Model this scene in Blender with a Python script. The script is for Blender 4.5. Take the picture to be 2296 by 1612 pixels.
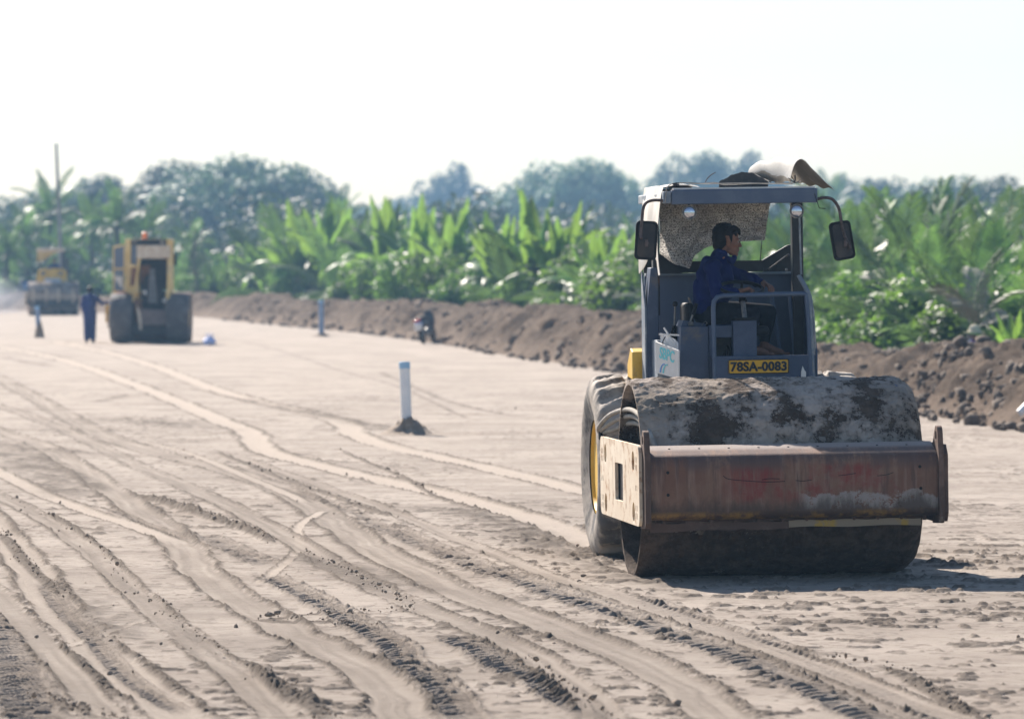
import bpy, bmesh, math, random
import numpy as np
from mathutils import Vector, Matrix
from mathutils.geometry import tessellate_polygon

for _o in list(bpy.data.objects):
    bpy.data.objects.remove(_o)
scene = bpy.context.scene
COL = scene.collection
R = math.radians

# ------------------------------------------------------------------ camera
CAM_H, FPX, HZ = 2.35, 12755.0, 591.0        # eye height, focal length and horizon row of a 2296 px wide frame
cam_data = bpy.data.cameras.new('camera')
cam_data.lens = 200.0
cam_data.sensor_width = 36.0
cam_data.clip_start = 0.5
cam_data.clip_end = 5000.0
cam_data.dof.use_dof = True
cam_data.dof.focus_distance = 41.5
cam_data.dof.aperture_fstop = 4.3
cam_data.dof.aperture_blades = 0
cam = bpy.data.objects.new('camera', cam_data)
cam.location = (0, 0, CAM_H)
cam.rotation_euler = (R(90) - math.atan(215.0 / FPX), 0, 0)
COL.objects.link(cam)
scene.camera = cam

# ------------------------------------------------------------------ sky, sun, exposure
SUN_EL, SUN_AZ = 37.0, -25.0                 # azimuth from straight ahead (+Y), negative to the left
world = bpy.data.worlds.new('World')
scene.world = world
world.use_nodes = True
wn = world.node_tree
wn.nodes.clear()
wo = wn.nodes.new('ShaderNodeOutputWorld')
bg = wn.nodes.new('ShaderNodeBackground')
sky = wn.nodes.new('ShaderNodeTexSky')
sky.sky_type = 'NISHITA'
sky.sun_disc = False
sky.sun_elevation = R(SUN_EL)
sky.sun_rotation = R(SUN_AZ)
sky.air_density = 1.0
sky.dust_density = 0.7
sky.ozone_density = 2.0
bg.inputs['Strength'].default_value = 0.059
wn.links.new(sky.outputs[0], bg.inputs['Color'])
wn.links.new(bg.outputs[0], wo.inputs['Surface'])
sl = bpy.data.lights.new('sun', 'SUN')
sl.energy = 4.8
sl.angle = R(0.6)
sl.color = (1.0, 0.90, 0.80)
sun = bpy.data.objects.new('sun', sl)
sd = Vector((math.sin(R(SUN_AZ)) * math.cos(R(SUN_EL)), math.cos(R(SUN_AZ)) * math.cos(R(SUN_EL)), math.sin(R(SUN_EL))))
sun.rotation_euler = sd.to_track_quat('Z', 'Y').to_euler()
sun.location = (-10, 20, 30)
COL.objects.link(sun)
scene.view_settings.view_transform = 'Standard'
scene.view_settings.look = 'None'
scene.view_settings.gamma = 1.0
scene.view_settings.exposure = 1.12
scene.render.engine = 'CYCLES'
scene.cycles.use_denoising = True
scene.cycles.max_bounces = 6
scene.cycles.diffuse_bounces = 2
scene.cycles.glossy_bounces = 2
scene.cycles.transmission_bounces = 4
scene.cycles.transparent_max_bounces = 6
scene.cycles.volume_bounces = 0
scene.cycles.sample_clamp_indirect = 4.0
scene.cycles.caustics_reflective = False
scene.cycles.caustics_refractive = False

# ------------------------------------------------------------------ helpers
def gp(px, py):
    """ground point seen at a place of the 2296x1612 picture"""
    d = FPX * CAM_H / (py - HZ)
    return ((px - 1148.0) * d / FPX, d)

def tag(o, label=None, cat=None, group=None, kind=None):
    if label: o['label'] = label
    if cat: o['category'] = cat
    if group: o['group'] = group
    if kind: o['kind'] = kind
    return o

def empty(name, loc=(0, 0, 0), rot=(0, 0, 0), scale=1.0):
    o = bpy.data.objects.new(name, None)
    o.empty_display_size = 0.2
    o.location = loc
    o.rotation_euler = rot
    o.scale = (scale,) * 3 if not hasattr(scale, '__len__') else scale
    COL.objects.link(o)
    return o

KIDS = {}
def put(name, me, mat, parent=None):
    o = bpy.data.objects.new(name, me)
    if mat is not None:
        me.materials.clear()
        me.materials.append(mat)
    COL.objects.link(o)
    if parent is not None:
        o.parent = parent
        KIDS.setdefault(parent.name, []).append(o)
    return o

def copy_tree(o, parent=None):
    c = o.copy()
    COL.objects.link(c)
    c.parent = parent
    if parent is not None:
        KIDS.setdefault(parent.name, []).append(c)
    for k in KIDS.get(o.name, []):
        copy_tree(k, c)
    return c

def basis(d):
    d = Vector(d).normalized()
    a = Vector((0, 0, 1)) if abs(d.z) < 0.9 else Vector((1, 0, 0))
    u = d.cross(a).normalized()
    return u, d.cross(u).normalized()

def catmull(pts, n):
    pts = [Vector(p) for p in pts]
    if len(pts) < 3:
        return pts
    out = []
    P = [pts[0] * 2 - pts[1]] + pts + [pts[-1] * 2 - pts[-2]]
    for i in range(1, len(P) - 2):
        for k in range(n):
            t = k / n
            a, b, c, d = P[i - 1], P[i], P[i + 1], P[i + 2]
            out.append(0.5 * ((2 * b) + (c - a) * t + (2 * a - 5 * b + 4 * c - d) * t * t + (3 * b - a - 3 * c + d) * t ** 3))
    out.append(pts[-1])
    return out

class MB:
    def __init__(self):
        self.v, self.f = [], []
    def add(self, vs, fs):
        n = len(self.v)
        self.v += [tuple(p) for p in vs]
        self.f += [tuple(i + n for i in f) for f in fs]
        return self
    def box(self, x0, x1, y0, y1, z0, z1, M=None):
        vs = [Vector((x, y, z)) for z in (z0, z1) for y in (y0, y1) for x in (x0, x1)]
        if M is not None: vs = [M @ p for p in vs]
        return self.add(vs, [(0, 2, 3, 1), (4, 5, 7, 6), (0, 1, 5, 4), (2, 6, 7, 3), (0, 4, 6, 2), (1, 3, 7, 5)])
    def bar(self, a, b, w, h, up=(0, 0, 1)):
        a, b = Vector(a), Vector(b)
        d = (b - a).normalized()
        s = d.cross(Vector(up)).normalized()
        t = s.cross(d).normalized()
        vs = [p + s * (w / 2 * i) + t * (h / 2 * j) for p in (a, b) for i, j in ((-1, -1), (1, -1), (1, 1), (-1, 1))]
        return self.add(vs, [(3, 2, 1, 0), (4, 5, 6, 7), (0, 1, 5, 4), (1, 2, 6, 5), (2, 3, 7, 6), (3, 0, 4, 7)])
    def tube(self, pts, r, n=10, sm=0):
        pts = catmull(pts, sm) if sm else [Vector(p) for p in pts]
        rr = r if hasattr(r, '__len__') else [r] * len(pts)
        if len(rr) != len(pts):
            rr = [rr[0] + (rr[-1] - rr[0]) * i / (len(pts) - 1) for i in range(len(pts))]
        vs, fs = [], []
        u = None
        for i, p in enumerate(pts):
            d = (pts[min(i + 1, len(pts) - 1)] - pts[max(i - 1, 0)])
            d = d.normalized() if d.length > 1e-9 else Vector((0, 0, 1))
            if u is None:
                u, w = basis(d)
            else:
                u = (u - d * u.dot(d))
                u = u.normalized() if u.length > 1e-6 else basis(d)[0]
                w = d.cross(u)
            for k in range(n):
                a = 2 * math.pi * k / n
                vs.append(p + u * (rr[i] * math.cos(a)) + w * (rr[i] * math.sin(a)))
        for i in range(len(pts) - 1):
            for k in range(n):
                k2 = (k + 1) % n
                fs.append((i * n + k, i * n + k2, (i + 1) * n + k2, (i + 1) * n + k))
        fs.append(tuple(range(n - 1, -1, -1)))
        fs.append(tuple((len(pts) - 1) * n + k for k in range(n)))
        return self.add(vs, fs)
    def ell(self, c, r, n=14, m=9, M=None):
        c = Vector(c)
        r = r if hasattr(r, '__len__') else (r, r, r)
        vs, fs = [], []
        for i in range(m + 1):
            t = math.pi * i / m
            for k in range(n):
                a = 2 * math.pi * k / n
                p = Vector((r[0] * math.sin(t) * math.cos(a), r[1] * math.sin(t) * math.sin(a), r[2] * math.cos(t)))
                if M is not None: p = M @ p
                vs.append(c + p)
        for i in range(m):
            for k in range(n):
                k2 = (k + 1) % n
                if i == 0: fs.append((k, (i + 1) * n + k, (i + 1) * n + k2))
                elif i == m - 1: fs.append((i * n + k, (i + 1) * n + k, i * n + k2))
                else: fs.append((i * n + k, (i + 1) * n + k, (i + 1) * n + k2, i * n + k2))
        return self.add(vs, fs)
    def limb(self, chain, n=12):
        """tapered capsule chain [(point, radius), ...]"""
        for p, r in chain: self.ell(p, r, n, 8)
        for (p, r), (q, s) in zip(chain, chain[1:]):
            if (Vector(q) - Vector(p)).length > 1e-5: self.tube([p, q], [r * .995, s * .995], n)
        return self
    def lathe(self, prof, axis='x', n=48, c=(0, 0, 0), closed=False):
        """prof: list of (along, radius)"""
        vs, fs = [], []
        for a, r in prof:
            for k in range(n):
                t = 2 * math.pi * k / n
                if axis == 'x': p = (a, r * math.cos(t), r * math.sin(t))
                elif axis == 'y': p = (r * math.cos(t), a, r * math.sin(t))
                else: p = (r * math.cos(t), r * math.sin(t), a)
                vs.append((p[0] + c[0], p[1] + c[1], p[2] + c[2]))
        m = len(prof)
        for i in range(m if closed else m - 1):
            j = (i + 1) % m
            for k in range(n):
                k2 = (k + 1) % n
                fs.append((i * n + k, i * n + k2, j * n + k2, j * n + k))
        if not closed:
            fs.append(tuple(range(n - 1, -1, -1)))
            fs.append(tuple((m - 1) * n + k for k in range(n)))
        return self.add(vs, fs)
    def plate(self, outer, holes, t0, t1, axis='x'):
        """flat plate with through holes; outline in the plane across the axis, thickness t0..t1"""
        loops = [outer] + list(holes)
        tri = tessellate_polygon([[Vector((a, b, 0)) for a, b in l] for l in loops])
        flat = [p for l in loops for p in l]
        def m(t, p):
            if axis == 'x': return (t, p[0], p[1])
            if axis == 'y': return (p[0], t, p[1])
            return (p[0], p[1], t)
        N = len(flat)
        vs = [m(t0, p) for p in flat] + [m(t1, p) for p in flat]
        fs = [tuple(t) for t in tri] + [tuple(i + N for i in reversed(t)) for t in tri]
        o = 0
        for l in loops:
            k = len(l)
            for i in range(k):
                j = (i + 1) % k
                fs.append((o + i, o + j, o + j + N, o + i + N))
            o += k
        return self.add(vs, fs)
    def grid(self, P, thick=0.0):
        """P: rows of points; optional thickness (closed shell)"""
        P = [[Vector(p) for p in row] for row in P]
        nr, nc = len(P), len(P[0])
        vs = [p for row in P for p in row]
        fs = [(i * nc + j, i * nc + j + 1, (i + 1) * nc + j + 1, (i + 1) * nc + j) for i in range(nr - 1) for j in range(nc - 1)]
        if thick:
            N = len(vs)
            nv = []
            for i in range(nr):
                for j in range(nc):
                    a = P[min(i + 1, nr - 1)][j] - P[max(i - 1, 0)][j]
                    b = P[i][min(j + 1, nc - 1)] - P[i][max(j - 1, 0)]
                    c = a.cross(b)
                    c = c.normalized() if c.length > 1e-12 else Vector((0, 0, 1))
                    nv.append(P[i][j] + c * thick)
            fs2 = [tuple(k + N for k in reversed(f)) for f in fs]
            ring = [(0, j) for j in range(nc)] + [(i, nc - 1) for i in range(1, nr)] + [(nr - 1, j) for j in range(nc - 2, -1, -1)] + [(i, 0) for i in range(nr - 2, 0, -1)]
            side = []
            for k in range(len(ring)):
                a, b = ring[k], ring[(k + 1) % len(ring)]
                ia, ib = a[0] * nc + a[1], b[0] * nc + b[1]
                side.append((ib, ia, ia + N, ib + N))
            vs, fs = vs + nv, fs + fs2 + side
        return self.add(vs, fs)
    def mesh(self, name, smooth=None, fix=True):
        me = bpy.data.meshes.new(name)
        me.from_pydata(self.v, [], self.f)
        if fix and len(self.f) < 60000:
            bm = bmesh.new(); bm.from_mesh(me)
            bmesh.ops.recalc_face_normals(bm, faces=bm.faces)
            bm.to_mesh(me); bm.free()
        if smooth is not None:
            me.shade_smooth()
            if smooth < 180: me.set_sharp_from_angle(angle=R(smooth))
        me.update()
        return me
    def build(self, name, mat, parent=None, smooth=None, bevel=0.0, seg=2):
        o = put(name, self.mesh(name, smooth), mat, parent)
        if bevel:
            b = o.modifiers.new('bevel', 'BEVEL')
            b.width = bevel; b.segments = seg; b.limit_method = 'ANGLE'; b.angle_limit = R(35)
            o.data.shade_smooth()
            o.data.set_sharp_from_angle(angle=R(smooth or 40))
        return o

def npmesh(name, V, F, smooth=True):
    """mesh from numpy arrays, F an (n,4) or (n,3) index array"""
    me = bpy.data.meshes.new(name)
    k = F.shape[1]
    me.vertices.add(len(V)); me.loops.add(F.size); me.polygons.add(len(F))
    me.vertices.foreach_set('co', np.ascontiguousarray(V, dtype=np.float32).ravel())
    me.loops.foreach_set('vertex_index', np.ascontiguousarray(F, dtype=np.int32).ravel())
    me.polygons.foreach_set('loop_start', np.arange(0, F.size, k, dtype=np.int32))
    me.update(calc_edges=True)
    if smooth: me.polygons.foreach_set('use_smooth', np.ones(len(F), dtype=bool))
    me.update()
    return me

def remesh(mb, name, voxel, smooth_it=3, factor=0.5):
    """one continuous surface out of overlapping limbs"""
    me = bpy.data.meshes.new('tmp'); me.from_pydata(mb.v, [], mb.f)
    bm = bmesh.new(); bm.from_mesh(me); bmesh.ops.recalc_face_normals(bm, faces=bm.faces); bm.to_mesh(me); bm.free()
    o = bpy.data.objects.new('tmp', me); COL.objects.link(o)
    m = o.modifiers.new('r', 'REMESH'); m.mode = 'VOXEL'; m.voxel_size = voxel; m.use_smooth_shade = True
    if smooth_it:
        s = o.modifiers.new('s', 'SMOOTH'); s.factor = factor; s.iterations = smooth_it
    dg = bpy.context.evaluated_depsgraph_get()
    out = bpy.data.meshes.new_from_object(o.evaluated_get(dg))
    out.name = name
    bpy.data.objects.remove(o); bpy.data.meshes.remove(me)
    out.shade_smooth()
    return out

# numpy value noise
def _hash(ix, iy, iz, seed):
    h = (ix.astype(np.int64) * 374761393 + iy.astype(np.int64) * 668265263 + iz.astype(np.int64) * 2147483647 + seed * 974634777) & 0xFFFFFFFF
    h = ((h ^ (h >> 13)) * 1274126177) & 0xFFFFFFFF
    h = h ^ (h >> 16)
    return (h & 0xFFFF).astype(np.float32) / 65535.0
def vnoise(x, y, z=None, seed=0):
    x = np.asarray(x, dtype=np.float64); y = np.asarray(y, dtype=np.float64)
    if z is None:
        ix, iy = np.floor(x), np.floor(y)
        fx, fy = x - ix, y - iy
        fx = fx * fx * (3 - 2 * fx); fy = fy * fy * (3 - 2 * fy)
        ix = ix.astype(np.int64); iy = iy.astype(np.int64); iz = np.zeros_like(ix)
        a = _hash(ix, iy, iz, seed); b = _hash(ix + 1, iy, iz, seed); c = _hash(ix, iy + 1, iz, seed); d = _hash(ix + 1, iy + 1, iz, seed)
        return ((a + (b - a) * fx) * (1 - fy) + (c + (d - c) * fx) * fy) * 2 - 1
    z = np.asarray(z, dtype=np.float64)
    ix, iy, iz = np.floor(x), np.floor(y), np.floor(z)
    fx, fy, fz = x - ix, y - iy, z - iz
    fx = fx * fx * (3 - 2 * fx); fy = fy * fy * (3 - 2 * fy); fz = fz * fz * (3 - 2 * fz)
    ix = ix.astype(np.int64); iy = iy.astype(np.int64); iz = iz.astype(np.int64)
    r = 0
    for dx in (0, 1):
        for dy in (0, 1):
            for dz in (0, 1):
                w = (fx if dx else 1 - fx) * (fy if dy else 1 - fy) * (fz if dz else 1 - fz)
                r = r + w * _hash(ix + dx, iy + dy, iz + dz, seed)
    return r * 2 - 1
def fbm(x, y, z=None, seed=0, o=3):
    r, a = 0, 1.0
    for i in range(o):
        k = 2 ** i
        r = r + a * (vnoise(x * k, y * k, seed=seed + i) if z is None else vnoise(x * k, y * k, z * k, seed=seed + i))
        a *= 0.5
    return r / 1.75
def sstep(a, b, x):
    t = np.clip((x - a) / (b - a), 0, 1)
    return t * t * (3 - 2 * t)

# ------------------------------------------------------------------ materials
class NT:
    def __init__(self, name):
        self.m = bpy.data.materials.new(name); self.m.use_nodes = True
        self.t = self.m.node_tree; self.t.nodes.clear()
        self.out = self.t.nodes.new('ShaderNodeOutputMaterial')
        self.tc = None
    def n(self, typ, **kw):
        x = self.t.nodes.new(typ)
        for k, v in kw.items():
            if k in x.inputs: x.inputs[k].default_value = v
            else: setattr(x, k, v)
        return x
    def l(self, a, b):
        self.t.links.new(a, b)
    def obj(self):
        if self.tc is None: self.tc = self.t.nodes.new('ShaderNodeTexCoord')
        return self.tc.outputs['Object']
    def noise(self, scale, detail=4, rough=0.55, stretch=None, dist=0.0, off=None):
        x = self.n('ShaderNodeTexNoise', Scale=scale, Detail=detail, Roughness=rough, Distortion=dist)
        src = self.obj()
        if stretch or off:
            mp = self.n('ShaderNodeMapping')
            if stretch: mp.inputs['Scale'].default_value = stretch
            if off: mp.inputs['Location'].default_value = off
            self.l(src, mp.inputs['Vector']); src = mp.outputs[0]
        self.l(src, x.inputs['Vector'])
        return x.outputs['Fac']
    def ramp(self, fac, lo, hi):
        x = self.n('ShaderNodeMapRange', interpolation_type='SMOOTHSTEP')
        x.inputs['From Min'].default_value = lo; x.inputs['From Max'].default_value = hi
        self.l(fac, x.inputs['Value'])
        return x.outputs['Result']
    def math(self, op, a, b=0.0, clamp=False):
        x = self.n('ShaderNodeMath', operation=op, use_clamp=clamp)
        for i, q in enumerate((a, b)):
            if isinstance(q, (int, float)): x.inputs[i].default_value = q
            else: self.l(q, x.inputs[i])
        return x.outputs[0]
    def mix(self, fac, a, b):
        x = self.n('ShaderNodeMix', data_type='RGBA')
        for i, q in ((0, fac), (6, a), (7, b)):
            if isinstance(q, (int, float)): x.inputs[i].default_value = q
            elif isinstance(q, tuple): x.inputs[i].default_value = (*q[:3], 1)
            else: self.l(q, x.inputs[i])
        return x.outputs[2]
    def bump(self, h, strength, dist=0.01, prev=None):
        x = self.n('ShaderNodeBump', Strength=strength, Distance=dist)
        self.l(h, x.inputs['Height'])
        if prev is not None: self.l(prev, x.inputs['Normal'])
        return x.outputs[0]
    def bsdf(self, col, rough=0.6, metal=0.0, normal=None, **kw):
        b = self.n('ShaderNodeBsdfPrincipled')
        for k, q in (('Base Color', col), ('Roughness', rough), ('Metallic', metal)):
            if isinstance(q, (int, float)): b.inputs[k].default_value = q
            elif isinstance(q, tuple): b.inputs[k].default_value = (*q[:3], 1)
            else: self.l(q, b.inputs[k])
        for k, q in kw.items():
            b.inputs[k.replace('_', ' ')].default_value = q
        if normal is not None: self.l(normal, b.inputs['Normal'])
        return b
    def done(self, shader):
        self.l(shader.outputs[0], self.out.inputs['Surface'])
        return self.m

def paint(name, col, col2, rough=0.55, metal=0.0, scale=4.0, lo=.45, hi=.65, bump=.15, fine=60.0, dirt=None, dlo=.56, dhi=.68, dscale=3.0, spec=None):
    n = NT(name)
    c = n.mix(n.ramp(n.noise(scale, 6, .65), lo, hi), col, col2)
    if dirt is not None:
        c = n.mix(n.ramp(n.noise(dscale, 8, .7, off=(3.1, 7.7, 1.3)), dlo, dhi), c, dirt)
    nn = n.bump(n.noise(fine, 4), bump, .004)
    b = n.bsdf(c, rough, metal, nn)
    if spec is not None: b.inputs['Specular IOR Level'].default_value = spec
    return n.done(b)

def leafmat(name, cols, rough=0.35, trans=0.4, tcol=None, scale=1.5):
    n = NT(name)
    oi = n.n('ShaderNodeObjectInfo')
    f1 = n.ramp(n.noise(scale, 3), .35, .65)
    c = n.mix(f1, cols[0], cols[1])
    if len(cols) > 2:
        c = n.mix(n.ramp(n.noise(scale * 4, 2, off=(5, 1, 2)), .6, .72), c, cols[2])
    hs = n.n('ShaderNodeHueSaturation')
    n.l(n.math('ADD', n.math('MULTIPLY', n.math('POWER', oi.outputs['Random'], 1.6), 1.75), .38), hs.inputs['Value'])
    n.l(c, hs.inputs['Color'])
    c = hs.outputs[0]
    p = n.bsdf(c, rough)
    t = n.n('ShaderNodeBsdfTranslucent')
    tc = n.mix(.6, c, tcol or cols[1])
    n.l(tc, t.inputs['Color'])
    ms = n.n('ShaderNodeMixShader')
    ms.inputs[0].default_value = trans
    n.l(p.outputs[0], ms.inputs[1]); n.l(t.outputs[0], ms.inputs[2])
    return n.done(ms)
# ------------------------------------------------------------------ the ground: one sheet, real relief in the ruts
# way points are given where they are seen in the photograph and turned into places on the ground
TR = []
def track(kind, pts, w, h=0.02, pitch=.2, fade=1.5, col=1.0, skew=.6, seed=0):
    g = sorted([gp(*p) for p in pts], key=lambda q: q[1])
    g = catmull([(a, b, 0) for a, b in g], 6)
    ys = np.array([p.y for p in g]); xs = np.array([p.x for p in g])
    k = np.concatenate([[True], np.diff(ys) > 1e-4]); ys, xs = ys[k], xs[k]
    s = np.concatenate([[0], np.cumsum(np.hypot(np.diff(xs), np.diff(ys)))])
    TR.append(dict(kind=kind, x=xs, y=ys, s=s, m=np.gradient(xs, ys), w=w, h=h, pitch=pitch, fade=fade, col=col, skew=skew, seed=seed or len(TR) + 1))

track('path', [(-60, 765), (70, 790), (170, 815), (300, 862), (420, 910), (500, 945), (556, 968), (575, 990), (600, 1012), (700, 1040), (850, 1075), (1000, 1110), (1150, 1150), (1250, 1185), (1330, 1222), (1480, 1262)], .36, .03)
track('path', [(120, 765), (220, 785), (330, 815), (420, 850), (520, 885), (640, 915), (730, 935), (775, 952), (790, 972), (860, 998), (960, 1020), (1100, 1050), (1200, 1075), (1320, 1105), (1480, 1140)], .36, .03)
track('path', [(-80, 808), (0, 850), (100, 905), (210, 965), (330, 1010), (480, 1045), (620, 1092), (720, 1150), (820, 1220), (950, 1290), (1100, 1355), (1300, 1430), (1450, 1490), (1560, 1560), (1640, 1640)], .33, .025, col=.35)
track('path', [(-80, 940), (0, 968), (100, 1002), (200, 1065), (300, 1140), (380, 1195), (430, 1262), (510, 1330), (620, 1400), (740, 1460), (850, 1530), (930, 1640)], .3, .03, col=.4)
track('path', [(-80, 1020), (0, 1060), (100, 1110), (200, 1148), (300, 1180), (420, 1222)], .2, .02, fade=2)
track('path', [(-60, 1130), (0, 1200), (60, 1270), (110, 1345), (170, 1412), (260, 1490), (350, 1560), (440, 1640)], .3, .03, col=.7)
track('path', [(730, 1140), (668, 1182), (672, 1225), (640, 1262), (575, 1312)], .09, .012, fade=.8)
track('path', [(0, 1472), (120, 1452), (220, 1425), (330, 1385)], .07, .012, fade=.6)
track('path', [(300, 985), (420, 1015), (560, 1070), (700, 1130)], .12, .015, col=.8)
track('lug', [(-30, 1360), (15, 1430), (40, 1500), (62, 1570), (85, 1650)], .26, 0.039, .13)
track('lug', [(95, 1300), (150, 1375), (225, 1450), (290, 1520), (420, 1600)], .12, 0.028, .14, fade=1)
track('lug', [(820, 1168), (930, 1212), (1050, 1262), (1200, 1312), (1380, 1376), (1500, 1418), (1640, 1468), (1780, 1528), (1920, 1592), (2010, 1645)], .25, 0.044, .2)
track('lug', [(1380, 1322), (1550, 1392), (1700, 1442), (1850, 1502), (2000, 1566), (2120, 1640)], .24, 0.039, .19, skew=-.5)
track('lug', [(585, 1282), (650, 1318), (720, 1352), (790, 1392), (870, 1440), (930, 1500), (1000, 1555), (1060, 1630)], .2, 0.050, .17, skew=.8)
track('lug', [(430, 1192), (520, 1232), (610, 1275)], .22, 0.039, .18, fade=1.2)
track('lug', [(985, 1420), (1090, 1470), (1200, 1525), (1260, 1562), (1340, 1612)], .24, 0.066, .17, skew=.8)
track('lug', [(230, 1135), (330, 1175), (440, 1212)], .12, 0.028, .15, fade=1)
track('lug', [(640, 1088), (720, 1120), (800, 1150), (880, 1190)], .13, 0.022, .18, fade=1)
track('ridge', [(300, 1112), (390, 1138), (480, 1168), (560, 1195), (625, 1228)], .11, .085)
track('ridge', [(45, 1145), (110, 1165), (180, 1205), (240, 1255), (270, 1300), (290, 1345)], .13, .07)
track('ridge', [(345, 1345), (385, 1400), (470, 1460), (560, 1510), (650, 1552), (740, 1630)], .15, .085)
track('ridge', [(680, 1240), (770, 1280), (850, 1318), (935, 1368)], .12, .04)
track('ridge', [(1180, 1490), (1230, 1530), (1300, 1580), (1380, 1640)], .15, .08)
track('ridge', [(0, 1190), (60, 1262), (150, 1340)], .1, .04)
track('ridge', [(600, 1385), (720, 1405), (850, 1402), (930, 1368)], .14, .03)
track('ridge', [(60, 1560), (160, 1590), (300, 1640)], .1, .05)
track('ridge', [(1850, 1480), (2000, 1500), (2150, 1590), (2230, 1640)], .12, .05)
track('ridge', [(760, 1010), (900, 1070), (1010, 1130)], .06, .03)
track('ridge', [(480, 1012), (620, 1068), (760, 1120), (890, 1165)], .08, .045)
track('dark', [(850, 834), (960, 882), (1050, 912), (1185, 938)], .20, .03)
track('dark', [(540, 765), (640, 790), (760, 830), (900, 870), (1050, 940)], .12, .01)
track('dark', [(0, 800), (60, 812), (120, 822)], .5, .03)
track('dark', [(230, 935), (360, 950), (500, 965)], 1.1, .03)
track('dark', [(90, 1000), (200, 1016), (300, 1022)], .5, .04)
track('dark', [(0, 985), (100, 1030), (230, 1100)], .35, .03)
track('dark', [(150, 905), (230, 900), (280, 885)], .3, .03)
track('dark', [(1080, 1180), (1250, 1235), (1400, 1290), (1600, 1330)], .5, .03)
track('dark', [(420, 870), (560, 900), (720, 930), (1000, 980)], .12, .02)

track('path', [(-80, 890), (60, 930), (190, 985), (300, 1040), (440, 1100), (600, 1180), (760, 1275), (960, 1370), (1150, 1450), (1290, 1540), (1380, 1640)], .22, .022, col=.3)
track('path', [(-60, 1085), (90, 1160), (200, 1235), (300, 1330), (420, 1430), (560, 1540), (650, 1640)], .2, .022, col=.3)
track('path', [(520, 1020), (680, 1075), (860, 1140), (1040, 1215), (1260, 1300), (1500, 1385), (1760, 1480), (2000, 1590), (2080, 1640)], .16, .02, col=.35)
track('path', [(1290, 1300), (1460, 1360), (1660, 1430), (1880, 1510), (2120, 1600), (2240, 1650)], .2, .018, col=.5)
track('path', [(-60, 1290), (30, 1375), (120, 1470), (200, 1560), (260, 1640)], .18, .02, col=.35)
track('dark', [(600, 1235), (720, 1262), (860, 1300), (960, 1345)], .6, .02)
track('dark', [(960, 1130), (1120, 1170), (1290, 1240)], .5, .02)
track('dark', [(150, 1330), (240, 1400), (330, 1450)], .5, .02)
track('dark', [(520, 890), (700, 925), (900, 968)], .5, .015)
track('dark', [(0, 1010), (90, 1060), (160, 1120)], .6, .02)

SPINE = [gp(*p) for p in [(6800, 1420), (4100, 1150), (2900, 1035), (2600, 1000), (2296, 962), (2080, 930), (1900, 898), (1640, 862), (1370, 830), (1150, 797), (1000, 769), (860, 752), (720, 737), (560, 722), (430, 709), (250, 702), (0, 696), (-500, 690)]]
BY = np.array([p[1] for p in SPINE]); BX = np.array([p[0] for p in SPINE])
def bank_x(d):
    return np.interp(d, BY, BX)

rows = []
rows += list(np.linspace(12, 27, 25, endpoint=False))
q0, q1 = 5689 * 2.35 / 27, 5689 * 2.35 / 100
qm = 5689 * 2.35 / 58
rows += [5689 * 2.35 / q for q in np.arange(q0, qm, -.17)]
rows += [5689 * 2.35 / q for q in np.arange(qm, q1, -.36)]
rows += [5689 * 2.35 / q for q in np.arange(q1, 36, -.6)]
rows += list(np.geomspace(380, 1200, 24))
D = np.array(sorted(rows))
U = np.linspace(-1, 1, 1121)
UU, DD = np.meshgrid(U, D)
XX = DD * (.118 * UU + .45 * np.sign(UU) * np.abs(UU) ** 21)
XX = XX + 3.0 * UU
fine = np.clip((140 - DD) / 60, 0, 1)
Z = .018 * fbm(XX * .35, DD * .12, seed=3) + .006 * fbm(XX * 1.7, DD * 1.1, seed=5)
cr = vnoise(XX * 5, DD * 4.5, seed=8) * .45 + vnoise(XX * 12, DD * 10, seed=9) * .35 + vnoise(XX * 28, DD * 22, seed=10) * .25
rough_zone = .35 + .8 * sstep(-.1, .5, fbm(XX * .5, DD * .22, seed=11)) 
rough_zone = rough_zone + 1.1 * sstep(-.8, 1.2, XX) * sstep(55, 44, DD) * sstep(33, 36.5, DD)
Z += fine * rough_zone * (.0035 * cr + .013 * sstep(.30, .5, cr) - .004 * sstep(.5, .7, cr))
cr2 = .6 * vnoise(XX * 9, DD * 6, seed=61) + .4 * vnoise(XX * 22, DD * 15, seed=62)
dk = fine * (sstep(.22, .42, cr) * .8 + sstep(.3, .5, cr2) * .5) * np.clip(rough_zone, 0, 1.2) + .26 * sstep(.1, .5, fbm(XX * .9, DD * .35, seed=14)) + .10 * fine * fbm(XX * 3, DD * 2.5, seed=64)
cr3 = .55 * vnoise(XX * 8, DD * 9, seed=65) + .45 * vnoise(XX * 19, DD * 19, seed=66)
hit = fine * sstep(.40, .55, cr3) * sstep(-.5, .3, fbm(XX * 1.3, DD * .6, seed=67))
dk += .75 * hit; Z += .006 * hit
wash = sstep(1.0, -.5, XX + (DD - 43) * .03)
dk = np.clip(dk * (.55 + .2 * wash + .25 * sstep(-.5, 1.5, XX)), 0, 1)
pale = np.zeros_like(Z)
clod_src = []
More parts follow.
